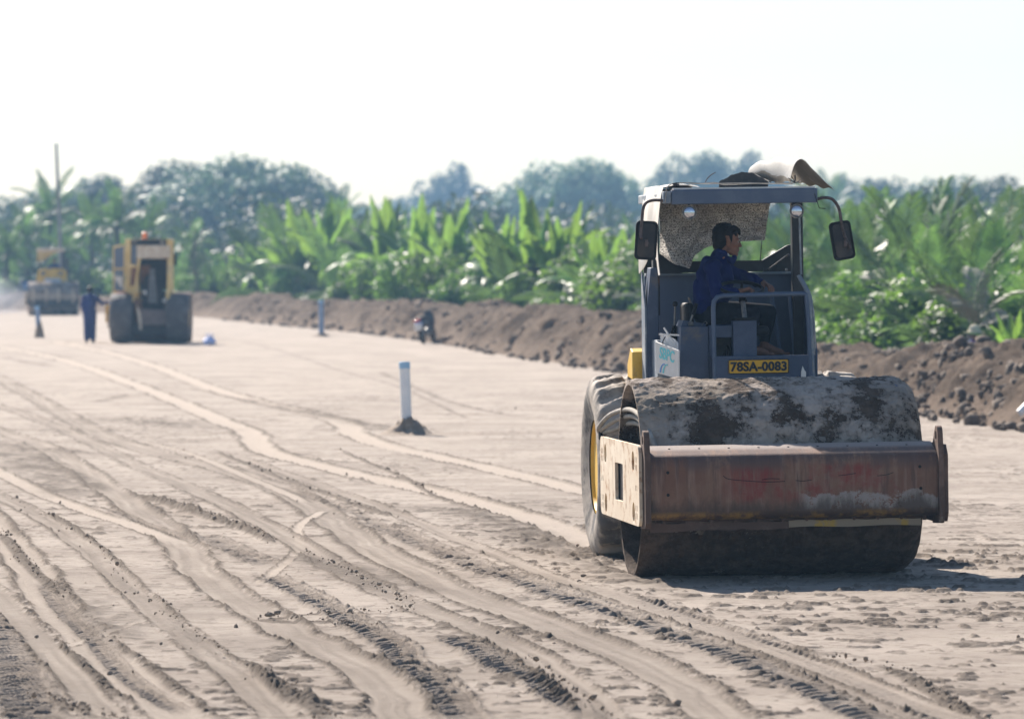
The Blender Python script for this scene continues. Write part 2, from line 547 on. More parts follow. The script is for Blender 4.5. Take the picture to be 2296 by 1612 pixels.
for t in TR:
    a, b = np.searchsorted(D, [t['y'][0], t['y'][-1]])
    if b - a < 2: continue
    d = D[a:b]
    xc = np.interp(d, t['y'], t['x'])[:, None]; m = np.interp(d, t['y'], t['m'])[:, None]; s = np.interp(d, t['y'], t['s'])[:, None]
    X = XX[a:b]; Dl = DD[a:b]
    wob = .12 * t['w'] * vnoise(Dl * 1.3 + t['seed'] * 7, X * 0 + .5, seed=t['seed'])
    dist = (X - xc) / np.sqrt(1 + m * m) + wob
    al = s + dist * m / np.sqrt(1 + m * m)
    L = t['s'][-1]
    fade = sstep(0, t['fade'], s) * sstep(L, L - t['fade'], s)
    hw = t['w'] / 2
    q = np.abs(dist) / hw
    near = q < 5
    if t['kind'] == 'path':
        inn = sstep(1.12, .88, q) * fade
        Z[a:b] = Z[a:b] * (1 - .8 * inn) - t['h'] * .6 * inn * (1 - .4 * q * q * (q < 1)) + .0028 * inn * vnoise(dist * 55, Dl * .5, seed=4) + .0015 * inn * vnoise(X * 40, Dl * 14, seed=44)
        cl = vnoise(X * 14, Dl * 9, seed=21) * .4 + np.abs(vnoise(X * 50, Dl * 26, seed=22)) * 1.3 - .35 + .45 * vnoise(X * 1.4, Dl * .5, seed=24)
        edge = np.exp(-((q - 1.2) / .24) ** 2) * fade
        Z[a:b] += edge * t['h'] * .7 * np.clip(.1 + 1.4 * cl, -.1, 1.3)
        pale[a:b] = np.maximum(pale[a:b], inn * t['col'])
        dk[a:b] = dk[a:b] * (1 - inn) + (1 - t['col']) * .95 * inn * (.65 + .5 * vnoise(dist * 26, Dl * .5, seed=23))
        dk[a:b] = np.clip(dk[a:b] + edge * np.clip(.45 + 1.2 * cl, 0, 1), 0, 1)
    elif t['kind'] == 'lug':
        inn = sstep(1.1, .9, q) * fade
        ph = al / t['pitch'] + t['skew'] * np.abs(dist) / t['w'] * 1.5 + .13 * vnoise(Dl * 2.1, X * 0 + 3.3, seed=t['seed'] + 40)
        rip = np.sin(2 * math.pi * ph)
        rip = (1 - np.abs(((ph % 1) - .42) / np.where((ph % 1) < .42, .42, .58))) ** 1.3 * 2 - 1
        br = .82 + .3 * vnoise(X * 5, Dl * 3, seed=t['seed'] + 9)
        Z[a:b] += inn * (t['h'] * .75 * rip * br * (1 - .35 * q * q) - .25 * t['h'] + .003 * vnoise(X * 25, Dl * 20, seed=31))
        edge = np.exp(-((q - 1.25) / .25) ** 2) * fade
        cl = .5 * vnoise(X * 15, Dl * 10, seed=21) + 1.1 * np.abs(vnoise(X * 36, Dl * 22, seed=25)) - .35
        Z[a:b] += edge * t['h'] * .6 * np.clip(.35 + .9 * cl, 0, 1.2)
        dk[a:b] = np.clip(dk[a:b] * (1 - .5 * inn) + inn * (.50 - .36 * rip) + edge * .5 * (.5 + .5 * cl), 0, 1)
    elif t['kind'] == 'ridge':
        g = np.exp(-q ** 2 * 1.1) * fade
        cl = .4 * vnoise(X * 12, Dl * 8, seed=41) + .4 * np.abs(vnoise(X * 26, Dl * 20, seed=42)) * 2 - .3 + .25 * vnoise(X * 48, Dl * 34, seed=43)
        lm = .7 + .5 * vnoise(Dl * .9, X * 0 + 1.7, seed=t['seed'] + 60)
        Z[a:b] += g * t['h'] * .8 * np.clip(lm + .85 * cl, .1, 2)
        dk[a:b] = np.clip(dk[a:b] + sstep(.08, .5, g) * .95, 0, 1)
    else:
        g = np.exp(-q ** 2 * 1.4) * fade
        cl = vnoise(X * 7, Dl * 2.2, seed=51) * .6 + vnoise(X * 14, Dl * 6, seed=52) * .4
        Z[a:b] += g * t['h'] * np.clip(.2 + 1.1 * cl, -.2, 1.2)
        dk[a:b] = np.clip(dk[a:b] + g * (.55 + .6 * cl), 0, 1)
    if t['kind'] != 'dark' : clod_src.append(t)
# mud heaped against the drum's near edge and the dug bank's foot
field = sstep(-.5, 1.5, XX - bank_x(DD) - 1.4) * (DD > 60) + (DD > 345)
Z *= np.clip((500 - DD) / 200, 0, 1)
nr, nc = XX.shape
V = np.stack([XX, DD, Z], -1).reshape(-1, 3)
i0 = (np.arange(nr - 1)[:, None] * nc + np.arange(nc - 1)[None, :]).ravel()
F = np.stack([i0, i0 + 1, i0 + nc + 1, i0 + nc], -1)
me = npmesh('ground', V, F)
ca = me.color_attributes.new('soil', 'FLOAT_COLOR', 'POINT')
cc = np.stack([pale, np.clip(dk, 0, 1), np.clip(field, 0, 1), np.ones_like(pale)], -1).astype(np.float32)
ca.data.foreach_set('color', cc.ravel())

n = NT('dry_soil')
at = n.n('ShaderNodeAttribute', attribute_name='soil')
sp = n.n('ShaderNodeSeparateColor'); n.l(at.outputs['Color'], sp.inputs[0])
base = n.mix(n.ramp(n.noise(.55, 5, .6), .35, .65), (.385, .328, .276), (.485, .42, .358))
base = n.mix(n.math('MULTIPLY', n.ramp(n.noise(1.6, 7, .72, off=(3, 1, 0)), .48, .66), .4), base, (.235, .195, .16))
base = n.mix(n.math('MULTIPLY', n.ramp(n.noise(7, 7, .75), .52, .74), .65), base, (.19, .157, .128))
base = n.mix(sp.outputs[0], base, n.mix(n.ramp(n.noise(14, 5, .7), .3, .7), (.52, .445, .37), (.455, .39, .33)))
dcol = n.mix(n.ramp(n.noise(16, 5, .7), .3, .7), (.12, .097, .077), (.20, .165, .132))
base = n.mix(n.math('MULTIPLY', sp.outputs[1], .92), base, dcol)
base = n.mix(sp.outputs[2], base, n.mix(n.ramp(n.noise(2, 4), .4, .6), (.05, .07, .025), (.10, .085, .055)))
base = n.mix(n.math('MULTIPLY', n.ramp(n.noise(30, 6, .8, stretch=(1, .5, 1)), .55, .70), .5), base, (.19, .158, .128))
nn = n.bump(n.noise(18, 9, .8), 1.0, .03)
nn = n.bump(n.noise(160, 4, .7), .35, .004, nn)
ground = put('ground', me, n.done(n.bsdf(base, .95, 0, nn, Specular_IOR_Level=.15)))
tag(ground, kind='structure')
del V, F, cc, XX, DD, UU, Z, dk, pale, field

# loose crumbs of soil along ridges and rut edges
rng = np.random.default_rng(4)
ico = bmesh.new(); bmesh.ops.create_icosphere(ico, subdivisions=1, radius=1.0)
IV = np.array([v.co[:] for v in ico.verts]); IF = np.array([[v.index for v in f.verts] for f in ico.faces]); ico.free()
pos, rad = [], []
for t in clod_src:
    k = {'ridge': 90, 'lug': 6, 'path': 5}[t['kind']]
    for _ in range(k):
        s = rng.uniform(0, t['s'][-1])
        y = np.interp(s, t['s'], t['y']); x = np.interp(y, t['y'], t['x'])
        if y > 90 or y < 27: continue
        if t['kind'] == 'ridge': off = rng.normal(0, t['w'] * .34)
        else: off = rng.choice([-1, 1]) * t['w'] * rng.normal(.62, .1)
        r = rng.gamma(1.6, .003) + .002
        if t['kind'] == 'ridge': r *= 1.0
        zz = t['h'] * .8 * math.exp(-(off / (t['w'] * .5)) ** 2 * 1.1) if t['kind'] == 'ridge' else 0.0
        pos.append((x + off, y + rng.normal(0, .1), zz)); rad.append(min(r, .022))
for _ in range(120):
    y = 27 + 70 * rng.random() ** 1.6
    pos.append((rng.uniform(-.11, .11) * y, y, .004)); rad.append(rng.gamma(1.6, .004) + .003)
pos, rad = np.array(pos), np.array(rad)
V = IV[None] * (1 + .35 * rng.uniform(-1, 1, (len(pos), len(IV), 1))) * rad[:, None, None] * rng.uniform(.7, 1.25, (len(pos), 1, 3)) + pos[:, None, :]
F = IF[None] + (np.arange(len(pos)) * len(IV))[:, None, None]
crumb = paint('crumbly_soil', (.24, .19, .145), (.33, .27, .215), .95, scale=12, bump=.6, fine=120)
tag(put('soil_crumbs', npmesh('soil_crumbs', V.reshape(-1, 3), F.reshape(-1, 3), True), crumb), kind='stuff')

# ------------------------------------------------------------------ the long soil bank
def bank():
    g = catmull([(a, b, 0) for a, b in SPINE], 90)
    P = np.array([[p.x, p.y] for p in g])
    s = np.concatenate([[0], np.cumsum(np.hypot(*np.diff(P, axis=0).T))])
    # resample: finer where near
    L = s[-1]; ss = [0.0]
    while ss[-1] < L:
        y = np.interp(ss[-1], s, P[:, 1]); ss.append(ss[-1] + max(.07, .0011 * y))
    ss = np.array(ss); X = np.interp(ss, s, P[:, 0]); Y = np.interp(ss, s, P[:, 1])
    tx, ty = np.gradient(X, ss), np.gradient(Y, ss)
    l = np.hypot(tx, ty); nx, ny = ty / l, -tx / l          # away from the road
    w = np.linspace(-.35, 3.6, 84)
    S, W = np.meshgrid(ss, w, indexing='ij')
    H = .96 + .14 * vnoise(ss * .16, ss * 0, seed=71) + .15 * vnoise(ss * .55, ss * 0, seed=72) + .13 * vnoise(ss * 1.7, ss * 0, seed=74)
    # heights read off the photograph at a few distances
    H *= np.interp(Y, [70, 84, 95, 104, 112, 125, 140, 170, 210, 260, 320], [1.0, .95, .92, .72, .66, .95, 1.05, .95, .95, .85, .7])
    prof = sstep(-.25, 1.35, W + .25 * vnoise(S * .8, W * 0, seed=73)) * sstep(3.7, 1.9, W)
    Hh = H[:, None] * (prof ** .8)
    flute = .16 * vnoise(S * 2.6, W * .5, seed=75) * np.clip(Hh, 0, .8)
    cl = .20 * fbm(S * 1.6, W * 1.9, seed=76) + .20 * np.abs(fbm(S * 3.7, W * 4.1, seed=77)) + .07 * np.abs(vnoise(S * 9, W * 10, seed=78))
    k = np.clip(Hh / .5, .12, 1)
    O = (cl + flute) * k
    sl = np.clip(1 - prof, 0, 1)
    Xw = X[:, None] + nx[:, None] * (W - O * .6 * (W < 1.5)); Yw = Y[:, None] + ny[:, None] * (W - O * .6 * (W < 1.5))
    Zw = np.maximum(Hh + O * .55 - .03, -.04)
    V = np.stack([Xw, Yw, Zw], -1).reshape(-1, 3)
    nr, nc = S.shape
    i0 = (np.arange(nr - 1)[:, None] * nc + np.arange(nc - 1)[None, :]).ravel()
    F = np.stack([i0, i0 + nc, i0 + nc + 1, i0 + 1], -1)
    n = NT('bank_soil')
    c = n.mix(n.ramp(n.noise(.9, 6, .65), .35, .68), (.115, .082, .058), (.22, .165, .12))
    geo = n.n('ShaderNodeNewGeometry'); sx = n.n('ShaderNodeSeparateXYZ'); n.l(geo.outputs['Position'], sx.inputs[0])
    low = n.ramp(n.math('ADD', sx.outputs[2], n.math('MULTIPLY', n.noise(1.3, 4), .5)), .75, .3)
    c = n.mix(n.math('MULTIPLY', low, .6), c, (.28, .21, .155))
    c = n.mix(n.ramp(n.noise(7, 5, .7, off=(2, 2, 2)), .6, .75), c, (.06, .05, .042))
    nn = n.bump(n.noise(7, 9, .8), 1.0, .11)
    o = put('soil_bank', npmesh('soil_bank', V, F), n.done(n.bsdf(c, .95, 0, nn, Specular_IOR_Level=.1)))
    tag(o, kind='structure')
    return np.stack([X, Y, nx, ny, H], -1)
BANK = bank()
def behind(px, extra):
    """a place `extra` metres behind the bank's foot on the sight line of column px"""
    k = (px - 1148.0) / FPX
    p = 3.1 + .30 * (extra - 3)                 # distance square to the bank
    bx, by = BANK[:, 0] + BANK[:, 2] * p, BANK[:, 1] + BANK[:, 3] * p
    i = np.argmin(np.abs(bx / by - k))
    return (k * by[i], by[i])
# clods lying on the bank's face
pos, rad = [], []
for _ in range(5200):
    i = int(len(BANK) * rng.random() ** 1.5); X, Y, nx, ny, H = BANK[i]
    w = rng.uniform(-.5, 2.0)
    if Y > 240: continue
    z = H * float(sstep(-.25, 1.35, w)) ** .8 
    r = min(rng.gamma(2, .022) + .015, .10)
    pos.append((X + nx * w, Y + ny * w, z + rng.uniform(-.02, .06))); rad.append(r)
pos, rad = np.array(pos), np.array(rad)
V = IV[None] * (1 + .45 * rng.uniform(-1, 1, (len(pos), len(IV), 1))) * rad[:, None, None] * rng.uniform(.6, 1.5, (len(pos), 1, 3)) + pos[:, None, :]
F = IF[None] + (np.arange(len(pos)) * len(IV))[:, None, None]
clodm = paint('clod_soil', (.11, .083, .062), (.21, .165, .127), .95, scale=1.2, bump=.6, fine=30)
tag(put('soil_clods', npmesh('soil_clods', V.reshape(-1, 3), F.reshape(-1, 3), False), clodm), kind='stuff')
# ------------------------------------------------------------------ machine materials
M_BLUE = paint('slate_blue_paint', (.036, .058, .112), (.058, .084, .148), .5, 0, 3, bump=.1, dirt=(.14, .12, .10), dlo=.56, dhi=.74)
M_ROOF = paint('faded_blue_paint', (.066, .100, .17), (.092, .128, .195), .5, 0, 3, bump=.1, dirt=(.07, .04, .03), dlo=.64, dhi=.72, dscale=5)
M_DARKP = paint('dark_post_paint', (.005, .007, .012), (.014, .017, .024), .5, 0, 4, dirt=(.11, .045, .015), dlo=.62, dhi=.72)
M_LEFTP = paint('scuffed_blue_paint', (.16, .2, .25), (.36, .39, .41), .6, 0, 5, dirt=(.45, .40, .34), dlo=.5, dhi=.7)
M_BLACK = paint('black_rubber', (.004, .004, .005), (.010, .010, .012), .6, spec=.25)
M_BLKM = paint('black_metal', (.015, .015, .02), (.05, .04, .035), .45, .3)
M_STEEL = paint('worn_steel', (.12, .12, .125), (.28, .25, .22), .4, .6, 10)
M_RUSTP = paint('rusty_pipe', (.05, .032, .028), (.12, .09, .085), .6, .1, 14, lo=.4, hi=.6)
M_CREAM = paint('dusty_plate', (.66, .55, .42), (.74, .65, .52), .8, 0, 3, bump=.25, dirt=(.40, .24, .13), dlo=.50, dhi=.66, dscale=8)
M_RUST = paint('rusted_steel', (.10, .058, .040), (.17, .105, .075), .75, .1, 6, bump=.4, dirt=(.30, .25, .20), dlo=.58, dhi=.72)
M_YEL = paint('yellow_paint', (.74, .44, .04), (.80, .52, .10), .5, 0, 3, dirt=(.32, .25, .16), dlo=.56, dhi=.7)
M_YELD = paint('dusty_yellow_paint', (.52, .38, .13), (.60, .48, .24), .65, 0, 3, dirt=(.38, .32, .24), dlo=.5, dhi=.68)
M_HOSE = paint('dusty_hose', (.27, .25, .22), (.38, .35, .31), .85, 0, 14, bump=.3)
M_WHITE = paint('white_sheet', (.74, .73, .70), (.80, .79, .77), .6, 0, 5)

def drum_mat():
    n = NT('caked_drum')
    big = n.noise(2.6, 10, .78)
    c = n.mix(n.ramp(n.noise(5, 7, .7, off=(4, 4, 4)), .35, .7), (.36, .30, .255), (.50, .43, .375))
    c = n.mix(n.ramp(n.noise(1.1, 4, .6, off=(9, 1, 3)), .45, .65), c, (.30, .25, .20))
    sx = n.n('ShaderNodeSeparateXYZ'); n.l(n.obj(), sx.inputs[0])      # more dark mud low down, painting in the shade under the drum
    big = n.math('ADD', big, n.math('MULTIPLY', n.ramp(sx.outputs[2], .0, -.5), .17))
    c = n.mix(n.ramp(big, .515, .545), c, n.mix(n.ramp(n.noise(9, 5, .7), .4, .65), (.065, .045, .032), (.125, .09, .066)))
    c = n.mix(n.ramp(n.noise(3.3, 8, .75, off=(7, 2, 5)), .665, .69), c, (.10, .14, .27))
    c = n.mix(n.math('MULTIPLY', n.ramp(n.noise(20, 5, .75, stretch=(1, .12, .12), off=(5, 5, 2)), .5, .75), .45), c, (.15, .115, .09))
    c = n.mix(n.math('MULTIPLY', n.ramp(n.noise(13, 9, .8, off=(8, 3, 2)), .57, .64), .6), c, (.17, .135, .105))
    h = n.math('ADD', n.noise(16, 8, .72), n.math('MULTIPLY', n.ramp(big, .48, .56), -.8))
    nn = n.bump(h, .75, .03)
    nn = n.bump(n.noise(90, 4, .7), .35, .005, nn)
    return n.done(n.bsdf(c, .92, 0, nn, Specular_IOR_Level=.15))
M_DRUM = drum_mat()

def beam_mat():
    n = NT('rusty_painted_beam')
    c = n.mix(n.ramp(n.noise(2.2, 7, .7), .35, .65), (.16, .072, .042), (.22, .125, .078))
    st = n.noise(18, 4, .6, stretch=(1, .1, .06))
    c = n.mix(n.math('MULTIPLY', n.ramp(st, .45, .7), .55), c, (.30, .20, .15))
    c = n.mix(n.math('MULTIPLY', n.ramp(n.noise(14, 7, .75, stretch=(1, .2, .1), off=(3, 9, 4)), .52, .66), .65), c, (.06, .035, .028))
    sx = n.n('ShaderNodeSeparateXYZ'); n.l(n.obj(), sx.inputs[0])
    # old red lettering band that has flaked away
    band = n.math('MULTIPLY', n.ramp(sx.outputs[2], .56, .64), n.ramp(sx.outputs[2], .90, .84))
    side = n.math('MULTIPLY', n.ramp(sx.outputs[0], -.6, -.35), n.ramp(sx.outputs[0], .95, .7))
    fl = n.ramp(n.noise(3.4, 8, .72, off=(1, 8, 2)), .36, .56)
    c = n.mix(n.math('MULTIPLY', n.math('MULTIPLY', band, side), n.math('MULTIPLY', fl, n.math('ADD', .25, n.math('MULTIPLY', n.ramp(n.noise(26, 5, .7, stretch=(1, .1, .15), off=(2, 0, 1)), .35, .6), .6)))), c, (.20, .016, .014))
    # caked grey mud low on the right
    mud = n.math('MULTIPLY', n.ramp(sx.outputs[0], .02, .12), n.ramp(n.math('ADD', sx.outputs[2], n.math('MULTIPLY', n.noise(4, 8, .75), .26)), .785, .765))
    mud = n.math('MULTIPLY', mud, n.ramp(sx.outputs[2], .50, .56))
    c = n.mix(n.math('MULTIPLY', mud, n.ramp(n.noise(9, 9, .8, off=(3, 3, 1)), .42, .47)), c, (.30, .265, .245))
    c = n.mix(n.math('MULTIPLY', n.ramp(n.math('ADD', sx.outputs[2], n.math('MULTIPLY', n.noise(5, 7, .75, stretch=(1, .2, .35), off=(1, 1, 7)), .42)), .86, .74), .85), c, (.05, .030, .020))
    c = n.mix(n.math('MULTIPLY', n.math('MULTIPLY', n.ramp(sx.outputs[2], .80, .88), n.ramp(n.noise(4, 7, .75, stretch=(1, .3, .5), off=(7, 1, 2)), .42, .54)), .75), c, (.085, .05, .042))
    # ochre paint showing near the lip, dust on the upper face
    c = n.mix(n.math('MULTIPLY', n.ramp(sx.outputs[2], .55, .50), n.ramp(n.noise(5, 6, .7, off=(6, 6, 6)), .42, .6)), c, (.30, .165, .035))
    c = n.mix(n.ramp(sx.outputs[2], .975, 1.0), c, (.30, .245, .215))
    nn = n.bump(n.noise(30, 6, .7), .35, .006)
    return n.done(n.bsdf(c, .62, .05, nn))
M_BEAM = beam_mat()

def tyre_mat():
    n = NT('dusty_tyre')
    c = n.mix(n.ramp(n.noise(5, 6, .65), .42, .62), (.075, .070, .066), (.32, .28, .24))
    c = n.mix(n.ramp(n.noise(2, 5, .65, off=(2, 5, 1)), .46, .6), c, (.42, .37, .315))
    nn = n.bump(n.noise(35, 6, .7), .5, .008)
    return n.done(n.bsdf(c, .8, 0, nn))
M_TYRE = tyre_mat()

def tyre_mesh(rad, wid, rim, side=1, lugs=22, depth=.028, crown=.02):
    """tread with diagonal blocks; open ring (both sidewalls run in to the rim)"""
    na, nw = 264, 44
    th = np.linspace(0, 2 * np.pi, na, endpoint=False)
    w = np.linspace(-1, 1, nw)
    T, W = np.meshgrid(th, w, indexing='ij')
    a = np.abs(W)
    # cross-section: flat crown, round shoulder, sidewall going down to the rim
    xs = np.where(a < .62, a / .62 * .80, .80 + .20 * np.sin(np.clip((a - .62) / .22, 0, 1) * np.pi / 2) - .16 * np.clip((a - .84) / .16, 0, 1) ** 1.3)
    rr = np.where(a < .62, rad - crown * (a / .62) ** 2, rad - crown - (rad - rim - crown) * (1 - np.cos(np.clip((a - .62) / .38, 0, 1) * np.pi / 2)) ** .9)
    ph = lugs * T + np.sign(W) * 2.6 * (a / .62)
    l1 = np.cos(ph); l2 = np.cos(lugs * T * .5 - W * 5)
    blk = sstep(-.25, .15, l1) * (.75 + .25 * sstep(-.3, .2, l2))
    rr = rr + depth * blk * sstep(.80, .66, a) * (a > .05) + .006 * vnoise(T * 30, W * 9, seed=5) * sstep(.9, .7, a)
    X = np.sign(W) * xs * wid / 2
    V = np.stack([X, rr * np.cos(T), rr * np.sin(T)], -1).reshape(-1, 3)
    i = np.arange(na)[:, None]; j = np.arange(nw - 1)[None, :]
    i2 = (i + 1) % na
    F = np.stack([i * nw + j, i * nw + j + 1, i2 * nw + j + 1, i2 * nw + j], -1).reshape(-1, 4)
    return npmesh('tyre', V, F[:, ::-1])

def wheel(parent, x, y, rad, wid, rim, outer, lugs=22, matr=None):
    w = empty('wheel', (x, y, rad)); w.parent = parent; KIDS.setdefault(parent.name, []).append(w)
    put('tyre', tyre_mesh(rad - .02, wid, rim, lugs=lugs), M_TYRE, w)
    s = outer
    m = MB().lathe([(s * wid * .36, rim + .012), (s * wid * .40, rim + .012), (s * wid * .40, rim - .02), (s * wid * .30, rim - .045), (s * wid * .12, rim - .06), (s * wid * .06, rim * .62), (s * wid * .10, rim * .55), (s * wid * .10, .11), (s * wid * .22, .10), (s * wid * .22, .0)], 'x', 48)
    m.lathe([(-s * wid * .40, rim + .012), (-s * wid * .1, rim - .03), (0, rim - .05)], 'x', 40)
    put('rim', m.mesh('rim', 35), matr or M_YEL, w)
    b = MB()
    for k in range(8):
        a = k * math.pi / 4
        b.lathe([(s * wid * .06, .016), (s * wid * .13, .016)], 'x', 8, c=(0, .17 * math.cos(a), .17 * math.sin(a)))
    put('wheel_nuts', b.mesh('wheel_nuts', 30), M_STEEL, w)
    return w

# ------------------------------------------------------------------ the near road roller
PSI = 6.0
roller = empty('road_roller', (1.963, 43.1, -.004), (0, R(-.85), R(PSI)))
tag(roller, 'blue-grey road roller with mud-caked steel drum and yellow plate reading 78SA-0083', 'road roller', 'road rollers')

def drum_mesh(rad=.745, x0=-1.065, x1=1.065):
    na, nx = 420, 300
    th = np.linspace(0, 2 * np.pi, na, endpoint=False); xs = np.linspace(x0, x1, nx)
    T, X = np.meshgrid(th, xs, indexing='ij')
    cy, cz = np.cos(T), np.sin(T)
    a = fbm(X * 3.1, cy * 2.6 + 5, cz * 2.6, seed=81, o=4)
    b = fbm(X * 9, cy * 8 + 3, cz * 8, seed=85, o=2)
    patch = sstep(.02, .3, fbm(X * 1.5, cy * 1.5, cz * 1.5, seed=83, o=2))
    r = rad + .022 * a + patch * (.020 + .026 * b) + .010 * fbm(X * 22, cy * 17, cz * 17, seed=95, o=2) + .003 * vnoise(X * 40, cy * 30, cz * 30, seed=88)
    e = np.clip(np.minimum(X - x0, x1 - X) / .09, 0, 1)
    er = np.clip((x1 - X) / .14, 0, 1)
    r -= .06 * (1 - er) ** 2 + .012 * (1 - e) ** 2
    r = np.where(np.sin(T) < -.90, np.minimum(r, rad + .004), r)
    V = np.stack([X, r * cy, r * cz], -1)
    # turn the rims inwards: inner skin and recessed end discs
    lst = [V]
    rings = []
    def ring(x, rr): return np.stack([np.full(na, x), rr * np.cos(th), rr * np.sin(th)], -1)
    L = [ring(x0, rad - .035), ring(x0 + .42, rad - .05), ring(x0 + .44, .25), ring(x0 + .44, .001)]
    Rr = [ring(x1, rad - .10), ring(x1 - .42, rad - .10), ring(x1 - .44, .25), ring(x1 - .44, .001)]
    full = np.concatenate([np.stack(L[::-1], 1), V, np.stack(Rr, 1)], 1)
    m = full.shape[1]
    i = np.arange(na)[:, None]; j = np.arange(m - 1)[None, :]; i2 = (i + 1) % na
    F = np.stack([i * m + j, i2 * m + j, i2 * m + j + 1, i * m + j + 1], -1).reshape(-1, 4)
    me = npmesh('drum', full.reshape(-1, 3), F[:, ::-1])
    me.set_sharp_from_angle(angle=R(50))
    return me
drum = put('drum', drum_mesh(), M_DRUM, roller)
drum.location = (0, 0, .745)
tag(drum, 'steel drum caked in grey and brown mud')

def rrect(y0, y1, z0, z1, r, n=5, corners=(1, 1, 1, 1)):
    out = []
    for (cx, cz, a0, k) in ((y1 - r, z0 + r, -90, 0), (y1 - r, z1 - r, 0, 1), (y0 + r, z1 - r, 90, 2), (y0 + r, z0 + r, 180, 3)):
        if corners[k]:
            out += [(cx + r * math.cos(R(a0 + 90 * i / n)), cz + r * math.sin(R(a0 + 90 * i / n))) for i in range(n + 1)]
        else:
            out.append(((y1 if k in (0, 1) else y0), (z0 if k in (0, 3) else z1)))
    return out
def circ(y, z, r, n=20):
    return [(y + r * math.cos(2 * math.pi * i / n), z + r * math.sin(2 * math.pi * i / n)) for i in range(n)]
# side plates of the drum frame
holes = [rrect(-.12, .36, .575, .86, .02, 3)]
for y in (.96, -.74):
    for z in (.905, .525): holes.append(circ(y, z, .075))
for y in (-.95, -.87, 1.12, 1.20):
    for z in (.92, .86, .56, .50, .71): holes.append(rrect(y - .014, y + .014, z - .022, z + .022, .006, 2))
for y in (-.30, .50): holes.append(rrect(y - .008, y + .008, .53, .90, .003, 2))
m = MB().plate(rrect(-1.08, 1.30, .43, 1.03, .09), holes, -1.135, -1.11, 'x')
fr = m.build('side_plate', M_CREAM, roller, bevel=.003)
tag(fr, 'dusty cream side plate with a square slot and round holes')
m = MB()
m.box(-1.10, -1.085, -.95, 1.2, .48, .95)
m.build('inner_web', M_BLKM, roller)
m = MB()
for y in (.96, -.74):
    for z in (.905, .525): m.lathe([(-1.108, .085), (-1.088, .085)], 'x', 20, c=(0, y, z))
m.build('hub_cover', M_YEL, roller, smooth=40)
m = MB().plate(rrect(-1.10, 1.30, .42, 1.0, .06), [], 1.10, 1.14, 'x')
m.build('side_plate', M_RUST, roller, bevel=.004)
# front beam: an extruded rounded section
def section(yf, yb, z0, z1, r):
    return [(yb, z1), *[(yf + r - r * math.sin(R(18 + 72 * i / 6)), z1 - .055 - r + r * math.cos(R(18 + 72 * i / 6))) for i in range(7)],
            *[(yf + .07 - .07 * math.cos(R(90 * i / 5)), z0 + .07 - .07 * math.sin(R(90 * i / 5))) for i in range(6)], (yb, z0)]
m = MB().plate(section(-1.155, -.86, .475, 1.018, .10), [], -1.07, 1.083, 'x')
m.build('front_beam', M_BEAM, roller, smooth=30)
m = MB().plate(section(.90, 1.2, .5, .98, .02), [], -1.07, 1.11, 'x')
m.build('rear_beam', M_RUST, roller, smooth=30)
# end lugs with lifting eyes
def lug(x0, x1):
    out = [(-1.20, .46), (-1.165, .42), (-.90, .41), (-.90, .98), (-.96, 1.02), (-1.02, 1.10)] + [(-1.09 + .07 * math.cos(R(a)), 1.07 + .07 * math.sin(R(a))) for a in range(30, 200, 20)] + [(-1.175, .99), (-1.20, .92)]
    return MB().plate(out, [circ(-1.085, 1.065, .034, 14)], x0, x1, 'x')
lug(-1.105, -1.062).build('lifting_lug', M_RUST, roller, bevel=.006)
lug(1.085, 1.125).build('lifting_lug', M_RUST, roller, bevel=.006)
m = MB().plate([(-1.17, .50), (-1.12, .43), (-.6, .42), (-.6, 1.0), (-1.10, 1.0), (-1.17, .93)], [], 1.126, 1.16, 'x')
m.build('end_plate', M_RUST, roller, bevel=.005)
# bolt holes of the beam
m = MB()
for k in range(9):
    x = -.90 + k * .2225
    m.lathe([(.955, .009), (.968, .009)], 'z', 10, c=(x, -1.035, 0))
    m.lathe([(.98, .009), (.9995, .009)], 'z', 10, c=(x + .01, -.94, 0))
for x, z in ((-.93, .83), (-.93, .665), (.95, .84), (.955, .68)):
    m.lathe([(-1.1575, .012), (-1.15, .012)], 'y', 12, c=(x, 0, z))
m.build('bolt_holes', M_BLACK, roller)
# scribbles left of the worn lettering
m = MB()
for pts in ([(-.52, .80), (-.48, .775), (-.36, .76), (-.2, .748), (-.06, .75)], [(.02, .755), (.08, .75), (.14, .757)], [(.34, .785), (.40, .79), (.47, .80)], [(.63, .778), (.70, .785), (.75, .80)], [(-.23, .765), (-.17, .772), (-.10, .768)]):
    m.tube([(x, -1.155, z) for x, z in pts], .0028, 6, 3)
m.build('black_scrawl', M_BLACK, roller)
# scraper bar under the beam
m = MB()
random.seed(3)
xs = np.linspace(-1.05, .03, 22)
m.grid([[(x, -1.03 + .012 * math.sin(x * 9), .452 + .004 * math.sin(x * 23)) for x in xs], [(x, -1.035, .40 - .012 * (x < -.4) + .006 * math.sin(x * 7)) for x in xs]], .02)
m.build('scraper', M_RUST, roller)
m = MB()
xs = np.linspace(-.02, .97, 20)
m.grid([[(x, -1.045, .455 + .004 * math.sin(x * 19)) for x in xs], [(x, -1.05, .405 + .004 * math.sin(x * 11)) for x in xs]], .018)
m.build('scraper', paint('ochre_scraper', (.28, .22, .15), (.42, .27, .05), .7, 0, 2.5, lo=.56, hi=.62, dirt=(.2, .16, .12)), roller)
m = MB()
for x in np.linspace(-.95, 1.0, 12):
    m.box(x - .012, x + .012, -1.05, -1.02, .44, .485)
    m.lathe([(-1.066, .014), (-1.045, .014)], 'y', 6, c=(x, 0, .462))
m.build('scraper_bracket', M_RUST, roller)
m = MB()
m.box(-1.0, 1.0, -1.02, -.95, .455, .475)
m.build('scraper_rail', M_RUST, roller)
